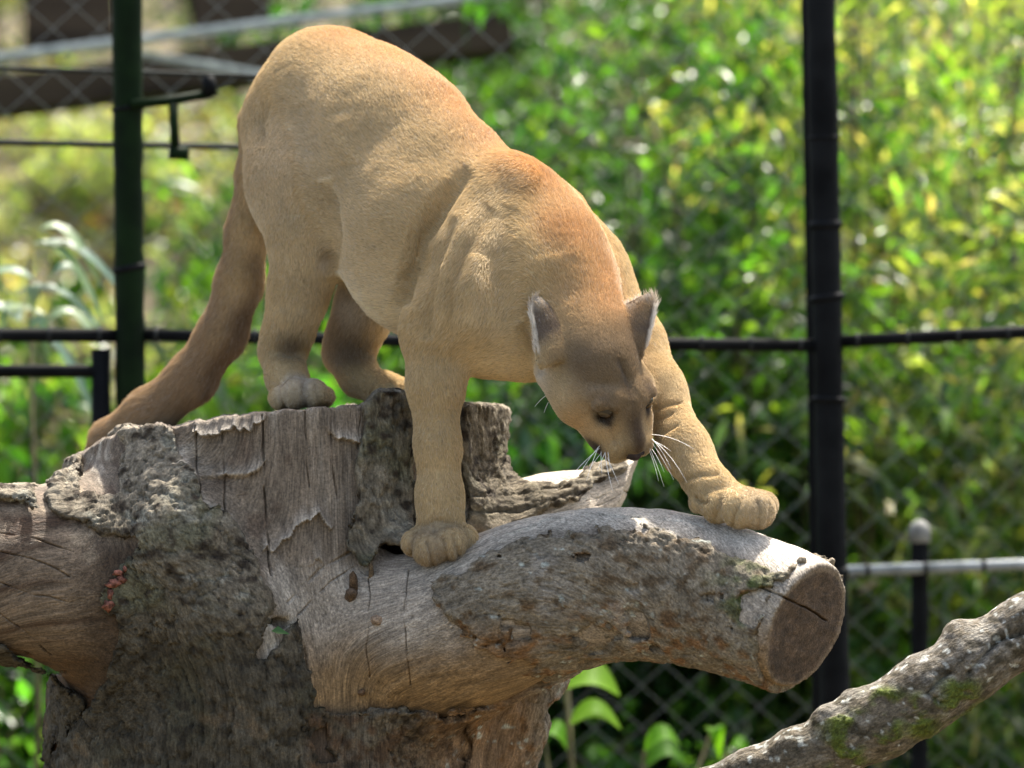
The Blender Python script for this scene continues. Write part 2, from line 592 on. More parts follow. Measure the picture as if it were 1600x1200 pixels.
def build_plants():
    bam = [shrub_data('bamboo', 2.5, 0.55, 7200, 11 + i) for i in range(3)]
    shr = [shrub_data('shrub', 1.35, 0.5, 3000, 31 + i) for i in range(3)]
    pal = [shrub_data('pale', 0.8, 0.5, 4200, 51 + i) for i in range(2)]
    rs = random.Random(3)
    k = 0
    # tall bamboo hedge behind the right half of the fence
    for row, (Y, x0, x1, step) in enumerate(((3.9, 0.85, 3.4, 0.46), (4.7, 0.55, 3.6, 0.52), (5.8, 0.40, 4.0, 0.6))):
        x = x0 + row * 0.13
        while x < x1:
            y = Y + rs.uniform(-0.2, 0.2)
            place_shrub(bam[k % 3], 'bamboo_clump', (x, y, float(ground_z(x, y)) - 0.02), rs.uniform(0, 6.28), rs.uniform(0.95, 1.2),
                        'tall leafy bamboo in the hedge behind the black fence post', 'bamboo', 'bamboo hedge behind the fence')
            k += 1
            x += step * rs.uniform(0.85, 1.15)
    # lower green shrubs along the left half and under the bamboo
    for row, (Y, x0, x1, step, s) in enumerate(((3.3, -3.3, 0.1, 0.50, 1.15), (4.1, -3.4, 0.5, 0.46, 1.32), (3.4, 0.2, 3.2, 0.6, 0.62))):
        x = x0
        while x < x1:
            y = Y + rs.uniform(-0.15, 0.15)
            place_shrub(shr[k % 3], 'leafy_shrub', (x, y, float(ground_z(x, y)) - 0.02), rs.uniform(0, 6.28), s * rs.uniform(0.85, 1.1),
                        'low broad-leaved green shrub growing along the foot of the fence', 'shrub', 'green shrubs along the fence')
            k += 1
            x += step * rs.uniform(0.85, 1.15)
    # dense small-leaved thicket behind the cougar's back and head
    thk = [shrub_data('thicket', 2.3, 0.5, 7600, 71 + i) for i in range(2)]
    for row, (Y, x0, x1, step) in enumerate(((3.95, 0.02, 0.9, 0.34), (5.3, -0.35, 0.9, 0.38), (6.3, -0.3, 1.0, 0.45))):
        x = x0
        while x < x1:
            y = Y + rs.uniform(-0.15, 0.15)
            place_shrub(thk[k % 2], 'dark_thicket', (x, y, float(ground_z(x, y)) - 0.02), rs.uniform(0, 6.28), rs.uniform(0.9, 1.15),
                        'tall dark green small-leaved thicket between shelter and bamboo', 'thicket', 'dark thicket behind the cougar')
            k += 1
            x += step * rs.uniform(0.85, 1.15)
    # pale ground-hugging plants on the bank at left
    for row, (Y, x0, x1, step) in enumerate(((5.6, -3.4, 0.2, 0.55), (6.4, -3.6, 0.2, 0.55), (7.2, -3.6, 0.3, 0.6), (8.0, -3.8, 0.4, 0.6))):
        x = x0 + 0.1 * row
        while x < x1:
            y = Y + rs.uniform(-0.2, 0.2)
            place_shrub(pal[k % 2], 'bank_plant', (x, y, float(ground_z(x, y)) - 0.3), rs.uniform(0, 6.28), rs.uniform(0.7, 0.95),
                        'pale dusty creeper covering the bank below the dark timber shelter', 'creeper', 'pale creepers on the bank')
            k += 1
            x += step * rs.uniform(0.85, 1.15)
    # tall trees' foliage high on the bank
    for i in range(11):
        x = -4.2 + i * 0.85 + rs.uniform(-0.2, 0.2)
        y = 10.5 + rs.uniform(-0.6, 0.6)
        place_shrub(bam[i % 3], 'tall_bamboo', (x, y, float(ground_z(x, y)) - 0.05), rs.uniform(0, 6.28), rs.uniform(1.25, 1.6),
                    'tall sunlit bamboo at the top of the bank behind the shelter', 'bamboo', 'bamboo at the top of the bank')
build_plants()

# litter of dry leaves on the bank and floor
def build_litter():
    n = 26000
    x = RNG.uniform(-4.2, 4.2, n); y = RNG.uniform(2.2, 9.5, n)
    z = ground_z(x, y) + RNG.uniform(0.004, 0.03, n)
    d = RNG.normal(size=(n, 3)) * (1, 1, 0.25)
    nm = RNG.normal(size=(n, 3)) * 0.45 + (0, 0, 1)
    T = pick_tints(n, [((0.24, 0.19, 0.11), 4), ((0.16, 0.11, 0.06), 3), ((0.33, 0.29, 0.19), 2), ((0.20, 0.08, 0.03), 1), ((0.1, 0.14, 0.05), 2)])
    me = leaf_mesh('leaf_litter', np.stack([x, y, z], -1), d, nm, RNG.uniform(0.05, 0.10, n), RNG.uniform(0.022, 0.04, n), T, droop=0.1)
    o = link('leaf_litter', me, None, M_LEAF)
    tag(o, 'dry fallen leaves scattered over the soil bank', 'leaf litter', kind='stuff')
build_litter()

# ------------------------------------------------------------------ fence, rails, shelter
FY = 1.55
def build_fence():
    def post(name, label, pts, r, mat, bands=(), bmat=None, group=None):
        base = pts[-1]
        t = thing(name, base, label, 'fence post', group)
        n = 90
        line = [pts[0] + (pts[-1] - pts[0]) * k / (n - 1) for k in range(n)]
        V, F = tube_arrays(line, [r] * n, 16)
        ax = np.array([line[min(k // 16, n - 1)] for k in range(len(V))])
        V = ax + (V - ax) * (1 + 0.07 * fbm(V * 16, 3, 5) + 0.05 * vnoise(V * 60, 8))[:, None]
        link('shaft', py_mesh('shaft', V, F), t, mat)
        for b in bands:
            k = (b - 0) / 1.0
            a, c = pts[0], pts[-1]
            p = a + (c - a) * k
            tl = np.array((random.uniform(-.25, .25), 0, 1.0)); hh = random.uniform(0.003, 0.009)
            tube('band', [p - tl * hh, p, p + tl * hh], [r * 1.05, r * random.uniform(1.12, 1.3), r * 1.05], bmat or mat, t, 12)
        return t
    g = at(195, -330, FY); f = at(217, 1000, FY); f[2] = -0.05
    t = post('fence_post', 'dark green steel fence post beside the gate latch', [g, (g + f) / 2, f], 0.027, M_POST_GREEN, (0.22, 0.33, 0.47), M_POST_BLACK)
    g = at(1276, -330, FY); f = at(1322, 1150, FY); f[2] = -0.05
    t = post('fence_post', 'thick black fence post with wire ties in front of the bamboo', [g, (g + f) / 2, f], 0.0265, M_POST_BLACK, (0.24, 0.30, 0.35, 0.42, 0.54, 0.63, 0.74), M_POST_BLACK)
    g = at(1254, -330, FY + .12); f = at(1290, 1150, FY + .12); f[2] = -0.05
    post('fence_pole', 'thin black pole standing right behind the thick black post', [g, (g + f) / 2, f], 0.009, M_POST_BLACK, (), None)
    # short post with a round cap and a pale rail
    g = at(1437, 838, FY + .5); f = g.copy(); f[2] = -0.05
    t = post('fence_post', 'short dark post with rounded pale cap under the bamboo', [g, (g + f) / 2, f], 0.0165, M_POST_BLACK)
    V, F = tube_arrays([g + (0, 0, -0.012), g + (0, 0, 0.012), g + (0, 0, 0.024), g + (0, 0, 0.031)], [0.021, 0.021, 0.016, 0.005], 14)
    link('cap', py_mesh('cap', V, F), t, M_CAP)
    def rail(name, label, pts, r, mat, cat='fence rail', rings=0):
        base = np.asarray(pts[0])
        t = thing(name, base, label, cat)
        tube('pipe', pts, r, mat, t, 12)
        for i in range(rings):
            p = pts[0] + (pts[-1] - pts[0]) * (i + 0.5) / rings
            dirv = (pts[-1] - pts[0]) / np.linalg.norm(pts[-1] - pts[0])
            tube('tie', [p - dirv * 0.004, p + dirv * 0.004], r * 1.15, M_TIE, t, 8)
    lp = at(203, 525, FY)
    rail('fence_rail', 'dark rail running left from the green post at mid height', [at(-900, 520, FY), at(195, 524, FY)], 0.0125, M_POST_BLACK, rings=14)
    rail('fence_rail', 'dark rail between the green post and the thick black post', [at(205, 523, FY), at(700, 534, FY), at(1290, 540, FY)], 0.0115, M_POST_BLACK, rings=14)
    rail('fence_rail', 'dark rail running right from the thick black post at mid height', [at(1300, 534, FY), at(1600, 519, FY), at(2400, 480, FY)], 0.0115, M_POST_BLACK, rings=14)
    rail('fence_rail', 'pale galvanised low rail through the short capped post', [at(1310, 893, FY + .45), at(1600, 882, FY + .45), at(2400, 852, FY + .45)], 0.0105, M_GALV, rings=12)
    rail('fence_wire', 'thin grey tension wire crossing the green post above the latch foot', [at(-900, 205, FY + .2), at(190, 226, FY + .2), at(520, 232, FY + .2)], 0.006, M_DULL, 'wire')
    rail('fence_wire', 'thin wire crossing the green post high under the pale roof edge', [at(-900, 80, FY + .2), at(190, 112, FY + .2), at(520, 122, FY + .2)], 0.004, M_DULL, 'wire')
    # little gate frame at left
    t = thing('pipe_gate', at(158, 1000, FY) * (1, 1, 0), 'small dark pipe gate frame left of the green post', 'gate')
    tube('top_rail', [at(-900, 580, FY), at(150, 580, FY), at(160, 580, FY)], 0.012, M_POST_BLACK, t)
    tube('upright', [at(158, 545, FY), at(158, 690, FY), at(158, 690, FY) * (1, 1, 0)], 0.0175, M_POST_BLACK, t)
    # latch
    lt = thing('gate_latch', at(215, 160, FY - .03), 'dark angled gate latch arm sticking out of the green post', 'latch')
    tube('arm', [at(205, 163, FY - .03), at(260, 158, FY - .03), at(330, 146, FY - .03)], 0.0085, M_POST_GREEN, lt)
    tube('knob', [at(328, 150, FY - .03), at(327, 132, FY - .03), at(325, 118, FY - .03)], [0.014, 0.013, 0.010], M_POST_BLACK, lt)
    tube('drop_bar', [at(270, 157, FY - .03), at(274, 236, FY - .03)], 0.0085, M_POST_GREEN, lt)
    tube('foot', [at(264, 238, FY - .03), at(295, 240, FY - .03)], 0.0125, M_POST_GREEN, lt)
    # chain link: zigzag wires
    t = thing('chain_link_fence', (0, FY + .95, 0), 'fine grey chain link mesh stretched behind the fence posts', 'fence')
    V, F = [], []
    pitch, r = 0.046, 0.0012
    off = 0
    for i in range(-66, 68):
        x0 = i * pitch
        pts = []
        z = 0.0
        s = 0
        while z < 3.1:
            pts.append(np.array((x0 + (pitch * 0.5 if (s + i) % 2 else -pitch * 0.5) * 1.05, FY + .95 + (0.003 if s % 2 else -0.003), z)))
            z += pitch * 0.9; s += 1
        v, f = tube_arrays(pts, [r] * len(pts), 4, False, up=(0, 1, 0))
        V.append(v); F += [tuple(np.array(q) + off) for q in f]; off += len(v)
    o = link('wire_mesh', py_mesh('wire_mesh', np.concatenate(V), F), t, M_WIRE)
    tag(o, kind='stuff')
build_fence()

def build_shelter():
    Y = 4.3
    t = thing('timber_shelter', (-1.2, Y, float(ground_z(-1.2, Y))), 'dark timber shelter with a pale slanting roof edge on the bank', 'shelter')
    def slab(name, a, b, th, depth, mat, dy=0.0):
        a, b = np.asarray(a, float), np.asarray(b, float)
        c = (a + b) / 2
        L = np.linalg.norm(b - a)
        ang = math.atan2(b[2] - a[2], b[0] - a[0])
        me = box_mesh(name, (c[0], c[1] + dy, c[2]), (L, depth, th), Matrix.Rotation(-ang, 3, 'Y'), 0.008)
        return link(name, me, t, mat)
    slab('roof_beam', at(-500, 208, Y), at(800, 45, Y), 0.085, 0.3, M_TIMBER, 0.2)
    slab('roof_edge', at(-500, 152, Y - .25), at(800, -12, Y - .25), 0.021, 0.04, M_PALE)
    slab('roof_edge', at(195, 80, Y - .2), at(420, 118, Y - .2), 0.018, 0.04, M_PALE)
    slab('wall_board', at(40, 30, Y + .5), at(178, 22, Y + .5), 0.13, 0.05, M_TIMBER)
    slab('wall_board', at(300, 12, Y + .5), at(420, 0, Y + .5), 0.10, 0.05, M_TIMBER)
    for x in (-350, 470, 560):
        top = at(x, 150, Y + .3); bot = top.copy(); bot[2] = float(ground_z(bot[0], bot[1])) - 0.05
        tube('post', [top, bot], 0.03, M_TIMBER, t, 10)
build_shelter()

# broad-leaved plant seen under the limb, and arching plant at left
def build_special():
    def big_leaf(name, parent, pts_c, width, nrm, tint, mat=None):
        """an ovate blade along a centre line"""
        n = len(pts_c)
        V, F = [], []
        ts = np.linspace(0, 1, n)
        for i, p in enumerate(pts_c):
            d = pts_c[min(i + 1, n - 1)] - pts_c[max(i - 1, 0)]
            s = np.cross(nrm, d); s /= np.linalg.norm(s)
            u = np.cross(d, s); u /= np.linalg.norm(u)
            wv = width * (math.sin(math.pi * min(1, ts[i] ** 0.75 * 0.97 + 0.015)) ** 0.8) * 0.5
            V += [p + s * wv + u * wv * 0.25, p, p - s * wv + u * wv * 0.25]
        for i in range(n - 1):
            a = i * 3
            F += [(a, a + 1, a + 4, a + 3), (a + 1, a + 2, a + 5, a + 4)]
        me = py_mesh(name, V, F)
        attr_color(me, 'tint', np.tile(tint, (len(V), 1)))
        return link(name, me, parent, mat or M_BROAD)
    base = np.array((0.15, 2.15, 0.0))
    t = thing('broad_leaved_plant', base, 'bright green broad-leaved plant glowing beneath the right limb', 'plant')
    for (px, py, dx, dy, w, Yd) in ((925, 1080, 85, 14, 0.085, 1.9), (930, 1135, 80, 8, 0.06, 1.9), (1035, 1170, 55, -8, 0.05, 2.0), (1040, 1195, 60, -4, 0.055, 2.1),
                                    (1118, 1165, 12, 45, 0.035, 2.2), (1155, 1185, 35, 18, 0.04, 2.2), (870, 1165, 40, 25, 0.05, 2.0), (905, 1020, 40, -18, 0.03, 2.2)):
        a, b = at(px - dx / 2, py - dy / 2, Yd), at(px + dx / 2, py + dy / 2, Yd)
        pts = [a + (b - a) * s + np.array((0, -0.02, 0.03)) * math.sin(s * math.pi) for s in np.linspace(0, 1, 9)]
        big_leaf('leaf', t, pts, w, np.array((0.1, -0.55, 0.8)), (0.12, 0.26, 0.02))
        st = (base + np.array((0, 0, -0.02)))
        tube('stalk', [a, (a + st) / 2 + (0, 0.02, 0.1), st], [0.003, 0.004, 0.006], M_STEM, t, 6)
    base = np.array((-0.95, 2.3, 0.0))
    t = thing('arching_plant', base, 'plant with long pale arching leaves left of the green post', 'plant')
    c = at(45, 400, 2.3)
    for i in range(13):
        a = -0.6 + i * 0.28 + random.uniform(-.1, .1)
        L = random.uniform(0.12, 0.22)
        dx, dz = math.cos(a), math.sin(a)
        st = c + np.array((random.uniform(-.04, .04), random.uniform(-.05, .05), random.uniform(-.16, .05)))
        pts = [st + np.array((dx * L * s, random.uniform(-.01, .01), dz * L * s * 0.6 + 0.07 * s - 0.20 * s * s)) for s in np.linspace(0, 1, 8)]
        big_leaf('leaf', t, pts, 0.028, np.array((0, -0.4, 0.9)), (0.22, 0.30, 0.20), M_ARCH)
    tube('stalk', [c, (c + base) / 2 + (0.03, 0, 0), base], [0.004, 0.005, 0.006], M_STEM, t, 7)
build_special()

# ------------------------------------------------------------------ stump
def inv_px(v):
    """sideways and height of points, back in the millimetre layout used for the stump's outlines"""
    s = (10 + v[..., 1]) / 10
    return v[..., 0] / s * 1000 + 800, 600 - (v[..., 2] - EYE) / s * 1000

def poly_dist(px, py, poly):
    """signed distance (negative inside) to a polygon, arrays"""
    poly = np.array(poly, np.float32)
    d2 = np.full(px.shape, 1e12, np.float32)
    ins = np.zeros(px.shape, bool)
    n = len(poly)
    for i in range(n):
        a, b = poly[i], poly[(i + 1) % n]
        e = b - a
        wx, wy = px - a[0], py - a[1]
        t = np.clip((wx * e[0] + wy * e[1]) / (e @ e), 0, 1)
        d2 = np.minimum(d2, (wx - e[0] * t) ** 2 + (wy - e[1] * t) ** 2)
        c = ((a[1] <= py) & (b[1] > py)) | ((b[1] <= py) & (a[1] > py))
        with np.errstate(divide='ignore', invalid='ignore'):
            xi = a[0] + (py - a[1]) / (b[1] - a[1]) * e[0]
        ins ^= c & (px < xi)
    return np.sqrt(d2) * np.where(ins, -1, 1)

def line_dist(px, py, pts):
    d2 = np.full(px.shape, 1e12)
    for a, b in zip(pts[:-1], pts[1:]):
        a, b = np.array(a, float), np.array(b, float)
        e = b - a
        t = np.clip(((px - a[0]) * e[0] + (py - a[1]) * e[1]) / (e @ e), 0, 1)
        d2 = np.minimum(d2, (px - a[0] - e[0] * t) ** 2 + (py - a[1] - e[1] * t) ** 2)
    return np.sqrt(d2)

LIMB = [((600, 1020, 50), .125), ((690, 990, -50), .110), ((780, 955, -90), .096), ((860, 922, -115), .088), ((940, 907, -140), .085),
        ((1030, 905, -170), .082), ((1110, 921, -200), .079), ((1190, 948, -240), .076), ((1258, 978, -285), .073), ((1330, 1010, -335), .070)]
LEFT = [((380, 960, 170), .16), ((200, 915, 60), .125), ((60, 890, 10), .108), ((-80, 882, -30), .102), ((-330, 890, -80), .098)]
STUB = [((760, 870, 160), .10), ((860, 825, 205), .075), ((985, 770, 262), .052), ((1050, 742, 290), .05)]
ROOT = [((800, 985, 150), .10), ((770, 1100, 170), .085), ((715, 1260, 190), .10), ((650, 1800, 220), .16)]
RIDGE = [((228, 700, 40), .045), ((290, 840, -30), .075), ((370, 960, -62), .07), ((420, 1090, -60), .06), ((430, 1300, -50), .08)]
TOPX = [60, 84, 100, 118, 122, 178, 186, 250, 258, 430, 560, 572, 590, 630, 640, 700, 730, 780, 790, 900]
TOPY = [760, 748, 722, 716, 708, 678, 669, 664, 668, 642, 634, 632, 614, 613, 628, 634, 634, 638, 642, 660]

def refine(v, q, fine, some):
    me = np_mesh('tmp', v, q)
    bm = bmesh.new(); bm.from_mesh(me)
    bm.verts.ensure_lookup_table()
    e1 = [e for e in bm.edges if (some[e.verts[0].index] or fine[e.verts[0].index]) and (some[e.verts[1].index] or fine[e.verts[1].index])]
    fi = {v_ for v_ in range(len(fine)) if fine[v_]}
    tagl = bm.verts.layers.int.new('fine')
    for i in fi: bm.verts[i][tagl] = 1
    bmesh.ops.subdivide_edges(bm, edges=e1, cuts=1, use_grid_fill=True)
    e2 = [e for e in bm.edges if e.verts[0][tagl] and e.verts[1][tagl]]
    # new vertices inherit the mark by interpolation of the layer; take edges touching marked ones
    e2 = [e for e in bm.edges if (e.verts[0][tagl] or e.verts[1][tagl]) and e.calc_length() < 0.0035]
    bmesh.ops.subdivide_edges(bm, edges=e2, cuts=1, use_grid_fill=True)
    bmesh.ops.triangulate(bm, faces=bm.faces[:])
    bm.to_mesh(me); bm.free()
    vv = np.empty(len(me.vertices) * 3, np.float32); me.vertices.foreach_get('co', vv)
    ff = np.empty(len(me.polygons) * 3, np.int32); me.loops.foreach_get('vertex_index', ff)
    bpy.data.meshes.remove(me)
    return vv.reshape(-1, 3).astype(float), ff.reshape(-1, 3)

def build_stump():
    h = 0.0036
    lo, hi = (-0.90, -0.44, 0.84), (0.60, 0.62, 1.50)
    F = Field(lo, hi, h)
    T0, T1 = P(452, 600, 255), P(430, 1700, 260)
    F.cone(T0, T1, .335, .40, .02)
    segs = [(P(440, 640, 250), P(440, 1300, 250), .33)]
    for ch, k in ((LEFT, .10), (LIMB, .085), (STUB, .05), (ROOT, .05), (RIDGE, .06)):
        pts = [(P(*c), r) for c, r in ch]
        F.chain(pts, k)
        for (a, ra), (b, rb) in zip(pts[:-1], pts[1:]):
            segs.append((a, b, (ra + rb) / 2))
    # narrow the foot of the trunk on the left
    F.ball(P(-60, 1260, 100), .13, .06, carve=True)
    F.ball(P(640, 860, -20), .04, .03, carve=True)            # hollow under the bark by the paw
    F.cone(P(596, 850, -35), P(606, 856, 60), .022, .03, .008, carve=True)
    F.cone(P(392, 875, -85), P(350, 830, -50), .016, .022, .01, carve=True)
    F.cone(P(350, 960, -140), P(440, 975, -110), .012, .012, .01, carve=True)
    # sawn faces
    ax = [(F.lo[i] + h * np.arange(F.n[i])).astype(np.float32) for i in range(3)]
    X, Y, Z = ax[0][:, None, None], ax[1][None, :, None], ax[2][None, None, :]
    s = (10 + Y) / 10
    px = X / s * 1000 + 800
    topz = (EYE + (600 - np.interp(px, TOPX, TOPY)) / 1000 * s).astype(np.float32)
    rough = (0.002 * np.sin(px * 0.13) + 0.0015 * np.sin(px * 0.41 + Y * 60)).astype(np.float32)
    F.f = np.maximum(F.f, np.where(px < 905, Z - topz - rough, np.float32(-1)))
    c = P(1258, 980, -288); nrm = np.array((0.76, -0.56, -0.32)); nrm /= np.linalg.norm(nrm)
    c, nrm = c.astype(np.float32), nrm.astype(np.float32)
    F.f = np.maximum(F.f, (X - c[0]) * nrm[0] + (Y - c[1]) * nrm[1] + (Z - c[2]) * nrm[2])
    c = P(976, 770, 258); nrm = np.array((0.93, -0.05, -0.33)); nrm /= np.linalg.norm(nrm)
    c, nrm = c.astype(np.float32), nrm.astype(np.float32)
    cut = (X - c[0]) * nrm[0] + (Y - c[1]) * nrm[1] + (Z - c[2]) * nrm[2]
    F.f = np.where(Y > 0.12, np.maximum(F.f, cut), F.f)
    core = F.f.copy()
    del X, Y, Z, s, px, topz, rough, cut

    root = thing('tree_stump', P(440, 1500, 250) * (1, 1, 0), 'big weathered grey tree stump with sawn limbs under the cougar', 'stump')

    segA = np.array([a for a, b, r in segs]); segB = np.array([b for a, b, r in segs]); segR = np.array([r for a, b, r in segs])
    def grain(v, squash=0.10):
        wsum = np.zeros(len(v)); out = np.zeros_like(v)
        for a, b, r in zip(segA, segB, segR):
            e = b - a; L = np.linalg.norm(e); e = e / L
            t = np.clip((v - a) @ e, 0, L)
            d = np.linalg.norm(v - a - t[:, None] * e, axis=1) - r
            wg = np.exp(-np.maximum(d, -0.02) / 0.03) + 1e-9
            ref = P(560, 950, 0)
            out += wg[:, None] * (v - e * (((v - ref) @ e) * (1 - squash))[:, None]); wsum += wg
        return out / wsum[:, None], None

    def mix(a, b, t):
        return a + (np.asarray(b) - a) * t[:, None]

    def finish(name, v, q, bark, mat):
        n = vnormals(v, q)
        px, py = inv_px(v)
        g, dirs = grain(v, 0.38 if bark else 0.11)
        # relief
        if bark:
            fis = np.abs(fbm(g * 46, 3, 9))
            rough = fbm(v * 22, 4, 3) * 0.004 - 0.006 * np.exp(-(fis / 0.05) ** 2) + fbm(v * 170, 2, 21) * 0.0018 + fbm(g * 90, 3, 22) * 0.0022
            smoothlimb = smooth01(640, 700, px) * smooth01(830, 870, py)
            rough = rough * (1 - 0.55 * smoothlimb)
            # flakes
            fl = fbm(v * np.array((38, 38, 22)), 3, 77)
            rough += np.where(fl > 0.12, 0.0028, 0) * (1 - 0.4 * smoothlimb)
        else:
            rough = fbm(g * 70, 3, 12) * 0.0016 + fbm(v * 9, 3, 4) * 0.006
            face = n[:, 0] * 0
            sawn = (np.abs(n @ np.array((0, 0, 1.0))) > 0.93) & (py < 700)
            rough = np.where(sawn, rough * 0.2, rough)
            # torn fibre steps on the front of the trunk
            m = smooth01(250, 275, px) * smooth01(575, 555, px) * smooth01(640, 655, py) * smooth01(900, 840, py)
            band = py / 70 + 0.35 * fbm(np.stack([px / 16, py / 200, px * 0], -1), 3, 31) + 0.9 * vnoise(np.stack([px / 170, py * 0, px * 0 + 4], -1), 8)
            saw = band - np.floor(band)
            led = m * saw ** 8 * smooth01(0.0, 0.35, vnoise(np.stack([px / 55, py / 60, px * 0], -1), 5))
            rough += m * 0.013 * saw ** 5 * smooth01(0.0, 0.35, vnoise(np.stack([px / 55, py / 60, px * 0], -1), 5))
            # drying cracks down the trunk and limbs
            wv1, wv2, wv3 = vnoise(v * 35, 2), vnoise(v * 35, 6), fbm(v * 28, 2, 16)
            for cr, wd, dp in CRACKS:
                dd = line_dist(px + 2.5 * wv1, py + 2.5 * wv2, cr)
                rough -= dp * 0.6 * np.exp(-(dd / (wd * 0.42)) ** 2) * smooth01(-0.5, 0.2, wv3) * (n[:, 1] < 0.3)
        v2 = v + n * rough[:, None]
        # colours
        f1 = fbm(v * 7, 4, 41); f2 = fbm(g * 30, 4, 42); f3 = fbm(v * 55, 3, 43)
        col = np.zeros_like(v)
        if not bark:
            col[:] = (0.165, 0.13, 0.095)
            col = mix(col, (0.33, 0.29, 0.235), smooth01(0.0, 0.5, f2 + 0.4 * f1))
            col = mix(col, (0.10, 0.07, 0.048), smooth01(0.05, 0.5, -f2 + 0.3 * f3) * 0.85)
            col = mix(col, (0.36, 0.31, 0.25), smooth01(430, 520, px) * smooth01(860, 900, py) * smooth01(1060, 960, py + 60 * f1) * 0.75)
            col = mix(col, (0.50, 0.44, 0.36), np.clip(led, 0, 1) * 0.8)
            # limb: weathered silvery upper side, browner below
            col = mix(col, (0.50, 0.45, 0.38), smooth01(0.55, 0.9, n[:, 2]) * smooth01(600, 700, px) * smooth01(760, 790, py) * 0.85)
            col = mix(col, (0.60, 0.52, 0.42), smooth01(780, 830, px) * smooth01(820, 780, py) * (v[:, 1] > 0.05) * 0.7)
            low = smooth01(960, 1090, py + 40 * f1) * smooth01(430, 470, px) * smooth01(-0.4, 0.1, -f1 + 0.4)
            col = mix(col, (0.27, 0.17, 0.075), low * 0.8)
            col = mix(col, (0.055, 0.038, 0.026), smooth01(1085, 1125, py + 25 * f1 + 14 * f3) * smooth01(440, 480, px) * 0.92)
            # left limb: smooth brown wood
            lf = smooth01(250, 120, px + 50 * f1) * smooth01(740, 790, py)
            col = mix(col, (0.17, 0.125, 0.085), lf * 0.9)
            col = mix(col, (0.33, 0.26, 0.18), lf * smooth01(0.12, 0.45, f2 + 0.3 * n[:, 2] - 0.1))
            col = mix(col, (0.06, 0.034, 0.02), lf * smooth01(0.0, 0.35, -f2) * 0.9)
            col = mix(col, (0.09, 0.05, 0.022), lf * smooth01(990, 1040, py + 30 * f1))
            col = mix(col, (0.055, 0.036, 0.022), smooth01(95, 165, px + 40 * f1) * smooth01(300, 240, px) * smooth01(830, 870, py) * 0.85)
            # sawn end of the right limb: dark brown
            endf = smooth01(0.75, 0.95, n @ (np.array((0.76, -0.56, -0.32)) / 0.997)) * smooth01(1180, 1205, px)
            ec = np.tile((0.075, 0.05, 0.032), (len(v), 1)) * (1 + 0.5 * f3 + 0.6 * f1)[:, None]
            ec = mix(ec, (0.04, 0.027, 0.018), smooth01(0.1, 0.5, f1) * 0.7)
            ec_c = P(1258, 980, -288); rel = v - ec_c
            rr_ = np.linalg.norm(rel - (rel @ (np.array((0.76, -0.56, -0.32)) / 0.997))[:, None] * (np.array((0.76, -0.56, -0.32)) / 0.997), axis=1)
            ec = ec * (1 + 0.13 * np.sin(rr_ * 700 + 3 * f1) + 0.10 * np.sin(rr_ * 310) + 0.25 * f3)[:, None]
            ec = mix(ec, (0.20, 0.15, 0.10), smooth01(0.086, 0.094, rr_ + 0.004 * f3) * 0.8)
            col = col * (1 - endf[:, None]) + ec * endf[:, None]
        else:
            col[:] = (0.155, 0.13, 0.092)
            col = mix(col, (0.27, 0.235, 0.175), smooth01(-0.05, 0.4, f1 + 0.5 * f3))
            col = mix(col, (0.11, 0.115, 0.065), smooth01(0.0, 0.4, fbm(v * 10, 3, 47)) * 0.6)
            col = mix(col, (0.30, 0.26, 0.20), smooth01(830, 720, py) * smooth01(400, 250, px) * 0.6)
            col = mix(col, (0.045, 0.034, 0.023), smooth01(0.05, 0.4, -f3 + 0.5 * f2))
            limb = smooth01(640, 700, px) * smooth01(800, 840, py)
            lc = np.tile((0.22, 0.185, 0.135), (len(v), 1))
            lc = mix(lc, (0.36, 0.33, 0.29), smooth01(0.05, 0.45, f1))
            lc = mix(lc, (0.12, 0.085, 0.05), smooth01(0.1, 0.45, f3 - 0.4 * f1))
            lc = mix(lc, (0.30, 0.15, 0.06), smooth01(-0.1, -0.6, n[:, 2]) * smooth01(-0.1, 0.35, f3) * 0.55)
            lc = mix(lc, (0.24, 0.125, 0.05), smooth01(960, 1010, py) * smooth01(860, 800, px) * 0.6)
            lc = mix(lc, (0.42, 0.45, 0.40), smooth01(1235, 1205, px) * smooth01(0.33, 0.45, fbm(v * 80, 2, 91) * 0.75 + 0.35 * f1) * 0.8)      # lichen
            moss = smooth01(0.15, 0.4, fbm(v * 24, 3, 92) + 0.25) * np.exp(-(((px - 1165) / 45) ** 2 + ((py - 925) / 60) ** 2))
            lc = mix(lc, (0.075, 0.10, 0.025), moss)
            col = col * (1 - limb[:, None]) + lc * limb[:, None]
            # low on the trunk: darker towards the foot, a little green
            low_dark = smooth01(880, 1050, py + 60 * f1) * smooth01(560, 500, px)
            col = mix(col, (0.05, 0.042, 0.027), low_dark * 0.75)
            col = mix(col, (0.15, 0.095, 0.045), low_dark * smooth01(0.25, 0.5, f1 + f3 * .5) * 0.5)
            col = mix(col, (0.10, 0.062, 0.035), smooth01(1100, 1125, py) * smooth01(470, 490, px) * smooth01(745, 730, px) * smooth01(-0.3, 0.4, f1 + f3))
            col = mix(col, (0.26, 0.25, 0.20), smooth01(0.25, 0.5, fbm(v * 34, 3, 93)) * smooth01(560, 500, px) * smooth01(1000, 900, py) * 0.8)
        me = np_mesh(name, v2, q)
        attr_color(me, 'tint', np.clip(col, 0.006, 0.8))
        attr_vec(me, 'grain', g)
        return link(name, me, root, mat)

    v, q = surface_nets(core, F.lo, h)
    v = relax(v, q, 2, 0.5)
    # finer facets where the wood is split or torn
    px, py = inv_px(v)
    n0 = vnormals(v, q)
    dist = np.full(len(v), 1e9)
    for cr, wd, dp in CRACKS:
        dist = np.minimum(dist, line_dist(px, py, cr))
    fine = ((dist < 9) & (n0[:, 1] < 0.35)).astype(int)
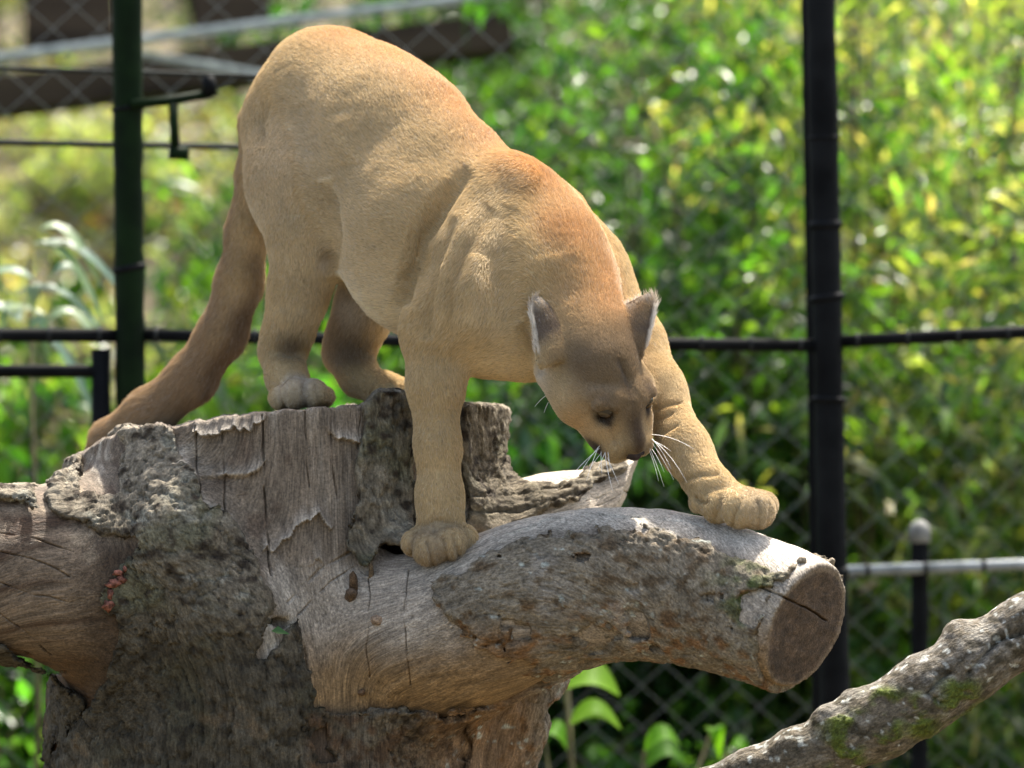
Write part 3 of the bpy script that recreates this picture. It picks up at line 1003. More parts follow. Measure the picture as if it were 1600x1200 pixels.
    torn = (px > 255) & (px < 570) & (py > 640) & (py < 890) & (n0[:, 1] < 0)
    v, q = refine(v, q, fine.astype(bool), torn)
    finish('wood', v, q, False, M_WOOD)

    # bark sheets, each a ragged shell of its own thickness
    barks = [
        ([(188, 664), (252, 668), (262, 700), (285, 730), (335, 800), (395, 865), (428, 945), (424, 990), (400, 1030), (440, 985), (466, 962), (476, 1010), (486, 1100), (500, 1320), (40, 1320), (60, 1200),
          (150, 1085), (190, 1000), (168, 925), (205, 850), (130, 822), (85, 795), (110, 780), (190, 770)], 0.010, -0.25, 0.25),
        ([(572, 612), (634, 606), (642, 700), (655, 868), (630, 850), (600, 838), (570, 880), (548, 850), (556, 800), (572, 760), (562, 690)], 0.020, -0.2, 0.22),
        ([(716, 628), (796, 630), (790, 744), (830, 765), (862, 778), (850, 800), (806, 812), (760, 870), (730, 870)], 0.018, 0.03, 0.40),
        ([(648, 946), (690, 905), (705, 895), (800, 852), (950, 828), (1085, 828), (1130, 850), (1215, 905), (1245, 868), (1290, 862), (1345, 900), (1345, 1120), (1190, 1110), (1000, 1060), (880, 1060),
          (770, 1035), (700, 985)], 0.010, -0.55, 0.05),
        ([(742, 1110), (800, 1050), (880, 1015), (935, 1015), (905, 1060), (860, 1110), (845, 1200), (860, 1320), (690, 1320), (735, 1200)], 0.016, -0.1, 0.5),
        ([(78, 740), (108, 712), (120, 714), (118, 770), (98, 800), (84, 790)], 0.014, -0.2, 0.4),
        ([(-60, 752), (10, 748), (60, 766), (62, 792), (20, 784), (-60, 782)], 0.013, -0.3, 0.2),
        ([(-200, 1010), (0, 1012), (60, 1050), (130, 1100), (60, 1200), (30, 1300), (-40, 1300), (-200, 1120)], 0.012, -0.2, 0.35),
        ([(478, 1116), (560, 1122), (640, 1114), (738, 1118), (770, 1100), (760, 1180), (735, 1320), (478, 1320)], 0.010, -0.3, 0.2),
        ([(788, 740), (830, 762), (870, 768), (960, 722), (968, 732), (880, 786), (840, 782), (790, 764)], 0.013, 0.1, 0.5),
    ]
    axs = [F.lo[i] + h * np.arange(F.n[i]) for i in range(3)]
    for i, (poly, th, y0, y1) in enumerate(barks):
        pp = np.array(poly)
        bx0, by0, bx1, by1 = pp[:, 0].min() - 30, pp[:, 1].min() - 30, pp[:, 0].max() + 30, pp[:, 1].max() + 30
        loi = np.clip(((np.array(((bx0 - 800) / 1000 * (0.93 if bx0 > 800 else 1.07), y0, EYE + (600 - by1) / 1000 * 1.06)) - F.lo) / h).astype(int), 0, F.n - 2)
        hii = np.clip(((np.array(((bx1 - 800) / 1000 * (1.07 if bx1 > 800 else 0.93), y1, EYE + (600 - by0) / 1000 * 1.06)) - F.lo) / h).astype(int) + 2, 2, F.n)
        sl = tuple(slice(a, b) for a, b in zip(loi, hii))
        c = core[sl]
        if min(c.shape) < 4:
            continue
        ni = np.argwhere(np.abs(c) < 0.045)
        g = np.stack([axs[k][loi[k] + ni[:, k]] for k in range(3)], -1)
        cn = c[ni[:, 0], ni[:, 1], ni[:, 2]]
        gx, gy = inv_px(g)
        reg0 = poly_dist(gx, gy, poly) / 1000
        keep = reg0 < 0.03
        ni, g, cn, gx, reg0 = ni[keep], g[keep], cn[keep], gx[keep], reg0[keep]
        an = np.array((1, 1, 0.5)) if i != 3 else np.ones(3)
        nz = fbm(g * 38 * an, 4, 60 + i)
        n2 = fbm(g * 14 * an, 3, 80 + i)
        reg = reg0 + 0.020 * nz + 0.020 * n2
        if i in (3, 8):
            reg = reg + 0.022 * fbm(g * 55, 3, 33) + 0.02 * n2
            reg = np.maximum(reg, (fbm(g * 17, 4, 35) - 0.30) * 0.08)     # places where the bark has flaked off
        d = np.maximum(cn - th * (1 + 0.5 * n2 + 0.25 * nz), -(cn + 0.010))
        d = np.maximum(d, reg)
        d = np.maximum(d, np.maximum(y0 + 0.01 - g[:, 1], g[:, 1] - (y1 - 0.01)))
        if i == 3:   # limb bark ends at the saw cut
            cc = P(1258, 980, -288); nn = np.array((0.76, -0.56, -0.32)) / 0.997
            d = np.maximum(d, ((g - cc) @ nn + 0.012 + 0.006 * nz))
        else:
            d = np.maximum(d, np.where(gx < 905, g[:, 2] - (EYE + (600 - np.interp(gx, TOPX, TOPY) + 3) / 1000 * (1 + g[:, 1] / 10)), -1))
        full = np.full(c.shape, 0.02, np.float32)
        full[ni[:, 0], ni[:, 1], ni[:, 2]] = d
        v, q = surface_nets(full, F.lo + loi * h, h)
        if len(v) < 50:
            continue
        v = relax(v, q, 1, 0.5)
        finish('bark', v, q, True, M_BARK)

    def surf(px, py, lift=0.0):
        """depth (mm) of the stump's front at a place, moved out by lift mm"""
        for d in np.arange(-430, 500, 3.0):
            p = P(px, py, d)
            i = np.round((p - F.lo) / h).astype(int)
            if np.all(i >= 0) and np.all(i < F.n) and core[tuple(i)] < 0:
                return d - lift
        return 0.0
    # knots, twig stubs and a split bark flake
    def knot(name, c, dirv, r, L, mat_tint, spike=False):
        dirv = np.array(dirv, float); dirv /= np.linalg.norm(dirv)
        pts = [c - dirv * 0.012, c + dirv * L * 0.3, c + dirv * L * 0.75, c + dirv * L]
        V, Fc = tube_arrays(pts, [r * 1.25, r, r * 0.8, r * (0.15 if spike else 0.55)], 10)
        V = V + np.random.default_rng(int(r * 1e5)).normal(0, r * 0.08, V.shape)
        me = py_mesh(name, V, Fc)
        attr_color(me, 'tint', np.tile(mat_tint, (len(V), 1)))
        attr_vec(me, 'grain', V)
        return link(name, me, root, M_WOOD)
    knot('twig_stub', P(549, 930, surf(549, 930, 2)), (0, -1, 0.35), .010, .018, (0.12, 0.08, 0.05))
    knot('twig_stub', P(552, 914, surf(552, 920, 8)), (0, -0.5, 1), .006, .024, (0.11, 0.07, 0.04), True)
    knot('knot', P(590, 969, surf(590, 969, 0)), (0.1, -1, 0), .009, .012, (0.30, 0.21, 0.14))
    knot('twig_stub', P(580, 898, surf(580, 902, 2)), (0, -0.5, 1), .004, .022, (0.14, 0.10, 0.06), True)
    knot('knot', P(565, 1082, surf(565, 1082, 0)), (0, -1, 0), .005, .012, (0.15, 0.09, 0.05))

    # the foot of the trunk, down to the soil
    V, Fc = tube_arrays([P(432, 1185, 250), P(432, 1300, 252), P(430, 1700, 255), P(430, 2000, 258), P(430, 2120, 258)], [.345, .35, .38, .44, .52], 48)
    V = V + (fbm(V * 14, 4, 3) * 0.02)[:, None] * (1, 1, 0)
    me = py_mesh('trunk_foot', V, Fc)
    attr_color(me, 'tint', np.tile((0.08, 0.062, 0.04), (len(V), 1))); attr_vec(me, 'grain', V)
    link('trunk_foot', me, root, M_BARK)

    # reddish fresh wound on the left, with splinters
    M_RED = noise_mat('red_underbark', (0.07, 0.028, 0.018), (0.36, 0.14, 0.095), 150, 0.8, 0.5)
    rr = np.random.default_rng(5)
    for (cx, cy, sx, sy) in ((168, 945, 12, 13), (178, 912, 16, 8), (190, 906, 9, 12), (172, 928, 7, 10), (196, 890, 5, 6), (184, 896, 10, 5)):
        n = 9
        c = P(cx, cy, surf(cx, cy, 17))
        V = [c + np.array((0, -0.004, 0))]
        for k in range(n):
            a = 2 * math.pi * k / n
            s = rr.uniform(0.35, 1.05)
            V.append(c + np.array((math.cos(a) * sx * s / 1000, rr.uniform(-.002, .008), math.sin(a) * sy * s / 1000)))
        Fq = [(0, 1 + (k + 1) % n, 1 + k) for k in range(n)]
        me = py_mesh('red_flake', V, Fq, True)
        o = link('red_flake', me, root, M_RED)
        sol = o.modifiers.new('thick', 'SOLIDIFY'); sol.thickness = 0.003; sol.offset = 0
    return surf

CRACKS = [
    ([(305, 668), (308, 720), (312, 790)], 3.0, 0.012), ([(345, 660), (350, 740), (356, 830)], 3.0, 0.012), ([(410, 650), (412, 760), (418, 850), (422, 900)], 3.2, 0.016),
    ([(476, 642), (480, 700), (482, 760)], 2.6, 0.010), ([(515, 640), (520, 720), (528, 780)], 2.6, 0.010), ([(566, 640), (560, 700)], 2.6, 0.010),
    ([(578, 905), (576, 960), (572, 1010), (575, 1060)], 2.6, 0.010), ([(640, 890), (630, 940), (632, 1000), (642, 1070)], 2.4, 0.010), ([(470, 985), (482, 1060), (492, 1130)], 4.0, 0.016),
    ([(548, 862), (500, 890), (450, 940)], 5.0, 0.010), ([(575, 872), (520, 906), (465, 960)], 3.0, 0.010),
    ([(700, 878), (760, 850), (850, 815), (930, 806), (1010, 806), (1075, 812), (1100, 822)], 2.6, 0.007),
    ([(1060, 838), (1100, 868), (1150, 900), (1215, 930), (1260, 950), (1290, 968)], 3.2, 0.016),
    ([(0, 832), (60, 842), (110, 862)], 2.8, 0.010), ([(0, 862), (50, 872), (110, 900)], 2.5, 0.008), ([(0, 912), (60, 930), (120, 945)], 2.5, 0.008), ([(0, 958), (40, 985), (80, 1025)], 3.0, 0.010),
    ([(0, 1008), (40, 1022), (70, 1050), (105, 1052)], 5.0, 0.018), ([(900, 790), (960, 765)], 2.2, 0.006), ([(930, 790), (985, 765)], 2.2, 0.006),
]
STUMP_SURF = build_stump()

def build_branch():
    pts = [((900, 1290, -60), .030), ((1080, 1244, -90), .032), ((1180, 1208, -105), .036), ((1250, 1182, -115), .040), ((1320, 1154, -120), .045), ((1380, 1126, -125), .051), ((1450, 1080, -128), .054),
           ((1520, 1034, -128), .052), ((1600, 987, -125), .049), ((1720, 905, -110), .050), ((1900, 800, -90), .046)]
    pts = [(P(*c), r) for c, r in pts]
    F = Field((0.08, -0.30, 0.75), (1.12, 0.10, 1.38), 0.0036)
    F.chain(pts, 0.03)
    F.ball(P(1330, 1092, -120), 0.014, 0.03); F.ball(P(1290, 1118, -130), 0.012, 0.03); F.ball(P(1495, 985, -130), 0.014, 0.03)
    F.cone(P(1590, 985, -185), P(1625, 965, -170), 0.014, 0.018, 0.01, carve=True)
    v, q = F.mesh()
    v = relax(v, q, 2)
    n = vnormals(v, q)
    px, py = inv_px(v)
    d = P(1600, 985, -125) - P(1250, 1172, -115); d /= np.linalg.norm(d)
    g = v - d * ((v @ d) * 0.6)[:, None]
    rough = fbm(v * 24, 4, 5) * 0.0045 + fbm(v * 120, 3, 6) * 0.0013
    for cr, wd, dp in (([(1600, 985), (1560, 1000), (1530, 1035), (1515, 1052)], 4.0, 0.016), ([(1485, 1050), (1462, 1068), (1448, 1084)], 3.5, 0.012), ([(1448, 1084), (1475, 1100)], 3, 0.008)):
        rough -= dp * np.exp(-(line_dist(px, py, cr) / wd) ** 2) * (n[:, 1] < 0.3)
    moss = smooth01(0.0, 0.3, fbm(v * 30, 4, 8) + 0.1) * np.maximum.reduce([np.exp(-((px - a) / b) ** 2) * smooth01(hh, hh - 25, np.abs(py - c)) for a, b, c, hh in
            ((1322, 30, 1160, 60), (1385, 26, 1125, 60), (1440, 24, 1118, 45), (1500, 30, 1090, 40))])
    v2 = v + n * (rough + moss * 0.006 * (1 + fbm(v * 300, 2, 9)))[:, None]
    f1, f3 = fbm(v * 12, 4, 51), fbm(v * 80, 3, 53)
    col = np.tile((0.15, 0.125, 0.09), (len(v), 1))
    def mix(a, b, t): return a + (np.asarray(b) - a) * t[:, None]
    col = mix(col, (0.24, 0.22, 0.185), smooth01(0.0, 0.5, f3 + 0.4 * f1 + 0.25 * n[:, 2]))
    col = mix(col, (0.07, 0.06, 0.04), smooth01(0.05, 0.4, -f3 + 0.3 * f1))
    col = mix(col, (0.48, 0.49, 0.45), smooth01(0.42, 0.52, fbm(v * 90, 2, 55) + 0.15 * n[:, 2]))
    col = mix(col, (0.11, 0.14, 0.025), np.clip(moss * 1.4, 0, 1))
    me = np_mesh('fallen_branch', v2, q)
    attr_color(me, 'tint', np.clip(col, 0.006, 0.8)); attr_vec(me, 'grain', g)
    o = link('fallen_branch', me, None, M_BARK)
    tag(o, 'lichen-grey fallen branch with green moss patches, rising past the sawn limb', 'branch')
build_branch()

def build_small():
    # a tiny green leaf caught in the bark and two spider threads
    c = P(436, 986, STUMP_SURF(436, 986, 20))
    me = leaf_mesh('small_leaf', np.array([c - (0.012, 0, 0)]), np.array([(1.0, -0.2, 0.1)]), np.array([(0, -0.8, 0.5)]), np.array([0.03]), np.array([0.014]), np.array([(0.12, 0.24, 0.05)]))
    o = link('small_leaf', me, None, M_LEAF)
    tag(o, 'tiny green leaf caught at the edge of the trunk bark', 'leaf')
build_small()

# ------------------------------------------------------------------ cougar
HE = np.array((975.0, 629.0, -215.0))                # between the eyes
HF = np.array((0.416, 0.859, -0.295)); HF /= np.linalg.norm(HF)
HL = np.array((0.806, -0.21, 0.556)); HL -= HF * (HL @ HF); HL /= np.linalg.norm(HL)
HU = np.cross(HF, HL)
def H(x, y, z):
    """a place on the head: sideways, forward, up from the point between the eyes (mm)"""
    return P(*(HE + x * HL + y * HF + z * HU))
def Hdir(x, y, z):
    d = H(x, y, z) - H(0, 0, 0)
    return d / np.linalg.norm(d)

BONES = []            # (a, b, ra, rb): hair lies from a towards b
COUGAR = {}
def mm(r): return r / 1000.0

def build_cougar():
    F = Field((-0.76, -0.36, 1.20), (0.46, 0.66, 2.09), 0.0036)
    def chain(pts, k=0.035, bone=True, rev=False):
        q = [(P(a, b, c), mm(r)) for a, b, c, r in pts]
        F.chain(q, k)
        if len(q) == 1:
            F.ball(q[0][0], q[0][1], k)
        if bone:
            for (a, ra), (b, rb) in zip(q[:-1], q[1:]):
                BONES.append((b, a, rb, ra) if rev else (a, b, ra, rb))
    # trunk (listed from shoulder to rump so that the coat lies backwards)
    chain([(790, 355, 0, 104), (690, 352, 70, 138), (598, 214, 200, 121), (515, 156, 330, 112), (455, 205, 400, 70)], .05)
    chain([(760, 470, -20, 100), (680, 395, 60, 124), (595, 316, 190, 116), (520, 275, 290, 98)], .06)
    chain([(740, 322, 20, 88), (698, 276, 75, 97), (640, 216, 150, 101), (580, 160, 250, 98)], .03)
    # shoulders
    chain([(792, 298, -45, 50), (752, 400, -105, 66), (745, 460, -122, 74), (672, 520, -85, 50)], .045)
    chain([(872, 345, 45, 52), (900, 430, 60, 78), (985, 540, 0, 55)], .05)
    # neck and chest
    chain([(918, 530, -120, 80), (835, 428, -50, 110), (790, 360, 0, 104)], .06)
    chain([(895, 540, -105, 62), (800, 485, -65, 98), (760, 490, -60, 92)], .05)
    TOES = []
    # near fore leg
    chain([(684, 510, -85, 54), (680, 600, -95, 45), (684, 700, -100, 36), (687, 775, -104, 36), (688, 822, -112, 43)], .028)
    for (x, y, z, r) in ((650, 848, -118, 22), (671, 857, -142, 28), (702, 850, -146, 27), (725, 842, -124, 21)):
        TOES.append((P(688 + (x - 688) * .4, 826, -106), P(x, y, z - 4), .018, mm(r), .004))
    # far fore leg
    chain([(985, 535, 0, 54), (1028, 612, -75, 44), (1070, 700, -150, 39), (1108, 762, -205, 39)], .03)
    for (x, y, z, r) in ((1122, 792, -238, 26), (1154, 797, -262, 28), (1184, 799, -256, 27), (1194, 790, -226, 21)):
        TOES.append((P(1108 + (x - 1108) * .35, 776, -214), P(x, y, z), .020, mm(r), .004))
    F.cone(P(1115, 765, -210), P(1150, 780, -228), .036, .026, .012)
    TOES.append((P(1092, 786, -222), P(1092, 787, -222), .015, .015, .012))
    # near hind leg
    chain([(466, 205, 330, 94), (474, 290, 255, 86), (484, 368, 195, 64)], .05)
    chain([(482, 375, 200, 64), (466, 460, 215, 48), (450, 520, 248, 38), (443, 558, 256, 32)], .035)
    chain([(437, 552, 256, 34), (448, 590, 215, 33), (462, 612, 180, 34)], .025)
    for (x, y, z, r) in ((440, 620, 158, 20), (463, 614, 138, 25), (489, 614, 140, 24), (506, 620, 162, 18)):
        TOES.append((P(465 + (x - 465) * .5, 610, 185), P(x, y + 1, z), .015, mm(r), .004))
    # far hind leg
    chain([(560, 230, 340, 92), (585, 330, 290, 74), (592, 400, 258, 60)], .05)
    chain([(596, 410, 262, 58), (570, 480, 295, 49), (551, 530, 315, 41), (541, 556, 325, 34)], .03)
    chain([(540, 552, 325, 35), (560, 588, 290, 33), (592, 608, 255, 32)], .025)
    for (x, y, z, r) in ((600, 618, 228, 22), (622, 614, 222, 22), (640, 616, 235, 20)):
        TOES.append((P(598, 606, 255), P(x, y, z), .024, mm(r), .007))
    # tail
    chain([(430, 165, 405, 40), (410, 190, 425, 36), (402, 270, 432, 34), (390, 360, 436, 37), (375, 440, 444, 39), (348, 520, 456, 40), (300, 592, 474, 41), (235, 645, 500, 41), (178, 692, 545, 40), (140, 770, 600, 38), (120, 860, 610, 30)], .02)

    # the coat stands a few millimetres off the skin
    F.f += np.float32(0.0062)
    for a, b, ra, rb, k in TOES:
        F.cone(a, b, ra, rb, k)

    # head
    def hc(a, b, ra, rb, k=.014, bone=False):
        F.cone(H(*a), H(*b), mm(ra), mm(rb), k)
        if bone: BONES.append((H(*a), H(*b), mm(ra), mm(rb)))
    F.ball(H(0, -88, -40), .070, .03)
    hc((0, 0, -10), (0, -70, -18), 33, 52, .02, True)
    hc((0, -70, -18), (0, -150, -50), 52, 70, .02, True)
    hc((0, 56, -26), (0, 0, -6), 22, 26, .012, True)
    for s in (-1, 1):
        hc((s * 21, 52, -43), (s * 28, 22, -42), 25, 28, .008, True)       # whisker pads
        hc((s * 20, 32, -66), (s * 40, -58, -66), 18, 22, .014, True)       # jaw
        hc((s * 30, 12, -30), (s * 51, -34, -38), 24, 32, .02, True)       # cheek bone
        hc((s * 51, -34, -38), (s * 54, -97, -56), 32, 30, .02, True)      # ruff
        hc((s * 22, -6, 10), (s * 47, -20, 4), 14, 12, .012)               # brow
    hc((0, 52, -64), (0, 20, -72), 17, 24, .012, True)                     # chin
    F.ball(H(0, 66, -32), .0135, .006)
    for s in (-1, 1):                                                      # nostrils, mouth line
        F.ball(H(s * 9, 80, -37), .0045, .003, carve=True)
        F.cone(H(s * 4, 78, -50), H(s * 34, 36, -62), .0028, .0035, .005, carve=True)
        F.ball(H(s * 39, 5, -1), .0150, .004, carve=True)                  # eye socket
        F.cone(H(s * 28, 6, 9), H(s * 50, -3, 7), .0095, .009, .005)       # upper lid
        F.cone(H(s * 30, 12, -9), H(s * 47, 2, -10), .0055, .006, .006)    # lower lid
    # ears: cupped shells
    EARS = []
    EPTS = []
    loc = lambda w: np.array((np.dot(w, HL), np.dot(w, HF), np.dot(w, HU)))
    for s, tip, op in ((-1, (-40, -84, 5), (-0.62, 0.2, 0.72)), (1, (52, -68, 5), (0.62, 0.12, 0.75))):
        tip, op = loc(tip), loc(op)
        b = np.array((s * 53, -112, -14.0))
        a = np.array(tip, float); La = np.linalg.norm(a); a /= La
        o = np.array(op, float); o -= a * (o @ a); o /= np.linalg.norm(o)
        wv = np.cross(a, o)
        La *= 0.92
        for u in np.linspace(-0.12, 1, 17):
            W = 50 * (max(0.0, 1 - max(u, 0)) ** 0.85) + 2
            for vv in np.linspace(-1, 1, 17):
                p = b + a * (u * La) + wv * (vv * W) - o * (17 * (1 - vv * vv) * (1 - 0.75 * max(u, 0)) - 5)
                F.ball(H(*p), .0042, .005)
                if u > 0.02: EPTS.append((H(*p), u, Hdir(*o)))
        EARS.append((b, a, o, La))
    v, q = F.mesh()
    v = relax(v, q, 3, 0.5)
    n = vnormals(v, q)
    px, py = inv_px(v)
    # folds of the loose skin
    near = smooth01(0.15, -0.25, n[:, 1])
    def fold(pts, wd, dp):
        # a soft furrow that fades out towards both ends
        nonlocal v
        best = np.full(len(v), 1e9); tt = np.zeros(len(v))
        seg = [math.dist(a, b) for a, b in zip(pts[:-1], pts[1:])]
        tot = sum(seg); run = 0.0
        for a, b, L in zip(pts[:-1], pts[1:], seg):
            e = (b[0] - a[0], b[1] - a[1])
            u = np.clip(((px - a[0]) * e[0] + (py - a[1]) * e[1]) / (L * L), 0, 1)
            d = np.hypot(px - a[0] - e[0] * u, py - a[1] - e[1] * u)
            m = d < best
            best = np.where(m, d, best); tt = np.where(m, (run + u * L) / tot, tt)
            run += L
        taper = np.sqrt(np.clip(np.sin(np.pi * np.clip(tt, 0, 1)), 0, 1)) if tot > 45 and wd > 5 else 1.0
        v = v - n * (near * dp * 1.5 * taper * np.exp(-(best / wd) ** 2))[:, None]
    for pts, wd, dp in (
        ([(735, 262), (690, 318), (655, 372), (640, 430), (636, 480)], 13, .019),     # behind the shoulder
        ([(712, 335), (676, 410), (667, 470), (668, 530)], 11, .011),
        ([(770, 320), (724, 392), (702, 450), (697, 530)], 14, .009),
        ([(505, 280), (512, 340), (518, 425)], 17, .016),                             # flank fold at the thigh
        ([(472, 160), (490, 250), (508, 330)], 20, .007),
        ([(425, 150), (408, 190), (412, 230)], 8, .007), ([(432, 280), (466, 370)], 20, .004),
        ([(822, 500), (836, 560), (846, 590)], 9, .007), ([(800, 320), (770, 420), (800, 500)], 22, .006),
        ([(865, 270), (845, 330), (860, 400)], 26, .005),
        ([(415, 545), (445, 552), (490, 545)], 9, .005),
        ([(644, 838), (642, 862), (645, 884)], 4, .0025), ([(667, 846), (673, 868), (677, 890)], 4, .003), ([(692, 842), (697, 862), (700, 884)], 4, .003), ([(708, 836), (714, 856), (720, 876)], 4, .003),
        ([(640, 836), (655, 822), (680, 812), (702, 816), (728, 820)], 6, .004),
        ([(1163, 774), (1156, 788), (1147, 806), (1143, 826)], 4, .003), ([(1184, 784), (1187, 800), (1184, 824)], 4, .003), ([(1202, 786), (1203, 802), (1199, 822)], 4, .002), ([(1125, 770), (1122, 795), (1114, 818)], 6, .004),
        ([(1086, 776), (1094, 784), (1104, 782)], 4, .006), ([(1060, 752), (1090, 742), (1120, 740)], 5, .004),
        ([(474, 598), (475, 615), (478, 636)], 4, .0025), ([(449, 600), (446, 616), (445, 638)], 4, .002), ([(494, 602), (497, 618), (501, 636)], 4, .002),
        ([(1022, 640), (1040, 632), (1062, 628)], 4, .004), ([(1026, 655), (1048, 645)], 4, .003), ([(1036, 675), (1058, 662)], 4, .003),
        ([(968, 560), (985, 600), (993, 622)], 6, .004),
        ([(942, 655), (956, 668), (960, 690)], 5, .003),
    ):
        fold(pts, wd, dp)
    for pts, wd, dp in (([(750, 395), (735, 470), (728, 520)], 18, -.006), ([(655, 430), (650, 500)], 10, -.005), ([(530, 180), (545, 260)], 22, -.005), ([(780, 262), (840, 292)], 18, -.004),
                        ([(470, 240), (462, 330)], 26, -.006)):
        fold(pts, wd, dp)
    v = v + n * (fbm(v * 14, 3, 71) * 0.003)[:, None]
    n = vnormals(v, q)

    # coat colours
    col = np.tile((0.60, 0.455, 0.25), (len(v), 1))
    def blob(c, r, rgb, s=1.0, soft=0.6):
        nonlocal col
        d = np.linalg.norm(v - c, axis=1) / r
        t = smooth01(1.0, 1.0 - soft, d) * s
        col = col + (np.asarray(rgb) - col) * t[:, None]
    def streak(pts, r, rgb, s=1.0, soft=0.7):
        nonlocal col
        t = np.zeros(len(v))
        for a, b in zip(pts[:-1], pts[1:]):
            e = b - a
            u = np.clip((v - a) @ e / (e @ e), 0, 1)
            d = np.linalg.norm(v - a - u[:, None] * e, axis=1) / r
            t = np.maximum(t, smooth01(1.0, 1.0 - soft, d))
        col = col + (np.asarray(rgb) - col) * (t * s)[:, None]
    nz = fbm(v * 11, 3, 5)
    # rusty back
    streak([P(560, 40, 300), P(650, 100, 190), P(740, 180, 90), P(800, 240, 20), P(870, 320, -30), P(930, 420, -90), P(945, 500, -140)], .13, (0.60, 0.345, 0.15), 0.8, 0.95)
    blob(P(820, 270, -60), .085, (0.58, 0.31, 0.12), 0.6, 0.9); blob(P(870, 375, -110), .075, (0.58, 0.29, 0.10), 0.65, 0.9)
    # cool, paler flank and belly
    blob(P(470, 260, 230), .16, (0.64, 0.52, 0.36), 0.6, 0.9)
    lower = smooth01(0.1, -0.8, n[:, 2]) * smooth01(1.55, 1.62, v[:, 2])
    col = col + (np.array((0.88, 0.77, 0.55)) - col) * (lower * 0.75)[:, None]
    blob(P(785, 565, -135), .11, (0.84, 0.68, 0.42), 0.75, 0.85)
    streak([P(503, 300, 165), P(514, 350, 150), P(514, 392, 145)], .03, (0.28, 0.19, 0.105), 0.6, 0.9)  # darker brown streak down the flank fold
    # leg insides, far hind leg greyish, paws grey
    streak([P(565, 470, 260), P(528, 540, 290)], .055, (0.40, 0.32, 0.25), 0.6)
    blob(P(545, 480, 250), .05, (0.76, 0.71, 0.64), 0.75, 0.9)
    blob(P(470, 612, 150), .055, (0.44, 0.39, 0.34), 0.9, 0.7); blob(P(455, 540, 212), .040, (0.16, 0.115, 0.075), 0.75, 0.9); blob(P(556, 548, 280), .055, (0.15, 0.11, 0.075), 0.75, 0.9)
    blob(P(685, 862, -130), .068, (0.25, 0.195, 0.14), 0.9, 0.6); blob(P(1175, 800, -245), .065, (0.34, 0.275, 0.20), 0.75, 0.7)
    blob(P(507, 408, 148), .022, (0.8, 0.72, 0.6), 0.7, 0.9)
    # tail: browner with darker inner side
    tl = smooth01(0.40, 0.43, v[:, 1]) * smooth01(425, 390, px)
    col = col + (np.array((0.37, 0.245, 0.14)) - col) * (tl * 0.8)[:, None]
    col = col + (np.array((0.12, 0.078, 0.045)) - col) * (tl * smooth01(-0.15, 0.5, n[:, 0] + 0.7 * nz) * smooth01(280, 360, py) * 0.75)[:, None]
    # face
    hd = (v - H(0, 0, 0)) @ np.stack([Hdir(1, 0, 0), Hdir(0, 1, 0), Hdir(0, 0, 1)]).T * 1000
    hx, hy, hz = hd.T
    head = smooth01(-200, -110, hy) * smooth01(175, 115, np.linalg.norm(hd - (0, -50, -30), axis=1))
    def face(mask, rgb, s=1.0):
        nonlocal col
        col = col + (np.asarray(rgb) - col) * (np.clip(mask, 0, 1) * head * s)[:, None]
    g3 = lambda x, y, z, r: np.exp(-(((np.abs(hx) - x) / r) ** 2 + ((hy - y) / r) ** 2 + ((hz - z) / r) ** 2))
    face(smooth01(-22, 14, hz) * smooth01(-190, -70, hy), (0.25, 0.175, 0.10), 0.88)     # brown crown
    face(np.exp(-(hx / 7) ** 2) * smooth01(-80, -40, hy) * smooth01(30, -5, hy) * smooth01(-30, 0, hz), (0.08, 0.055, 0.035), 0.75)
    face(g3(40, -75, 5, 40), (0.15, 0.105, 0.065), 0.5)
    face(g3(34, 26, -16, 20), (0.62, 0.43, 0.22), 0.9); face(g3(56, -10, -30, 30), (0.55, 0.36, 0.18), 0.8)
    face(smooth01(5, 45, hy) * np.exp(-(hx / 17) ** 2) * smooth01(-48, -25, hz), (0.105, 0.07, 0.048), 0.97)    # bridge
    face(g3(28, 40, -40, 18), (0.52, 0.38, 0.23), 0.8)
    face(g3(18, 60, -40, 17), (0.11, 0.078, 0.055), 0.8)
    face(g3(46, 36, -54, 17) * 2.0 + g3(40, 46, -58, 14) * 1.5, (0.022, 0.018, 0.015), 1.0)                      # dark whisker spot at mouth corner
    face(g3(0, 62, -64, 17) + g3(0, 45, -80, 24), (0.75, 0.66, 0.52), 0.95)         # pale chin
    face(g3(52, -45, -92, 34) + g3(42, 5, -84, 24) + g3(60, -80, -88, 26), (0.80, 0.68, 0.50), 0.9); face(g3(52, 4, -40, 24), (0.64, 0.43, 0.21), 0.85)
    face(g3(82, -95, -52, 24), (0.72, 0.66, 0.58), 0.7)
    face(g3(39, 10, -4, 14) * 2.2, (0.02, 0.015, 0.011), 0.97)                     # eye lining
    face(g3(34, 20, -10, 9) * 1.5, (0.05, 0.035, 0.025), 0.9)
    face(g3(40, -5, 12, 9), (0.24, 0.18, 0.13), 0.8)
    face(g3(24, 4, 12, 8), (0.45, 0.33, 0.21), 0.8)
    earmask = np.zeros(len(v)); inner = np.zeros(len(v))
    cand = np.argwhere(np.linalg.norm(v - H(0, -140, 0), axis=1) < 0.16)[:, 0]
    ep = np.array([e[0] for e in EPTS]); eu = np.array([e[1] for e in EPTS]); eo = np.array([e[2] for e in EPTS])
    dm = np.linalg.norm(v[cand][:, None] - ep[None], axis=2)
    k = dm.argmin(1); dm = dm.min(1)
    m = smooth01(0.0075, 0.0058, dm) * smooth01(0.02, 0.22, eu[k])
    ins = smooth01(-0.25, 0.15, (n[cand] * eo[k]).sum(1))
    c_ = col[cand]
    c_ = c_ + (np.array((0.16, 0.12, 0.09)) - c_) * (m * (1 - ins) * smooth01(0.1, 0.45, eu[k]))[:, None]
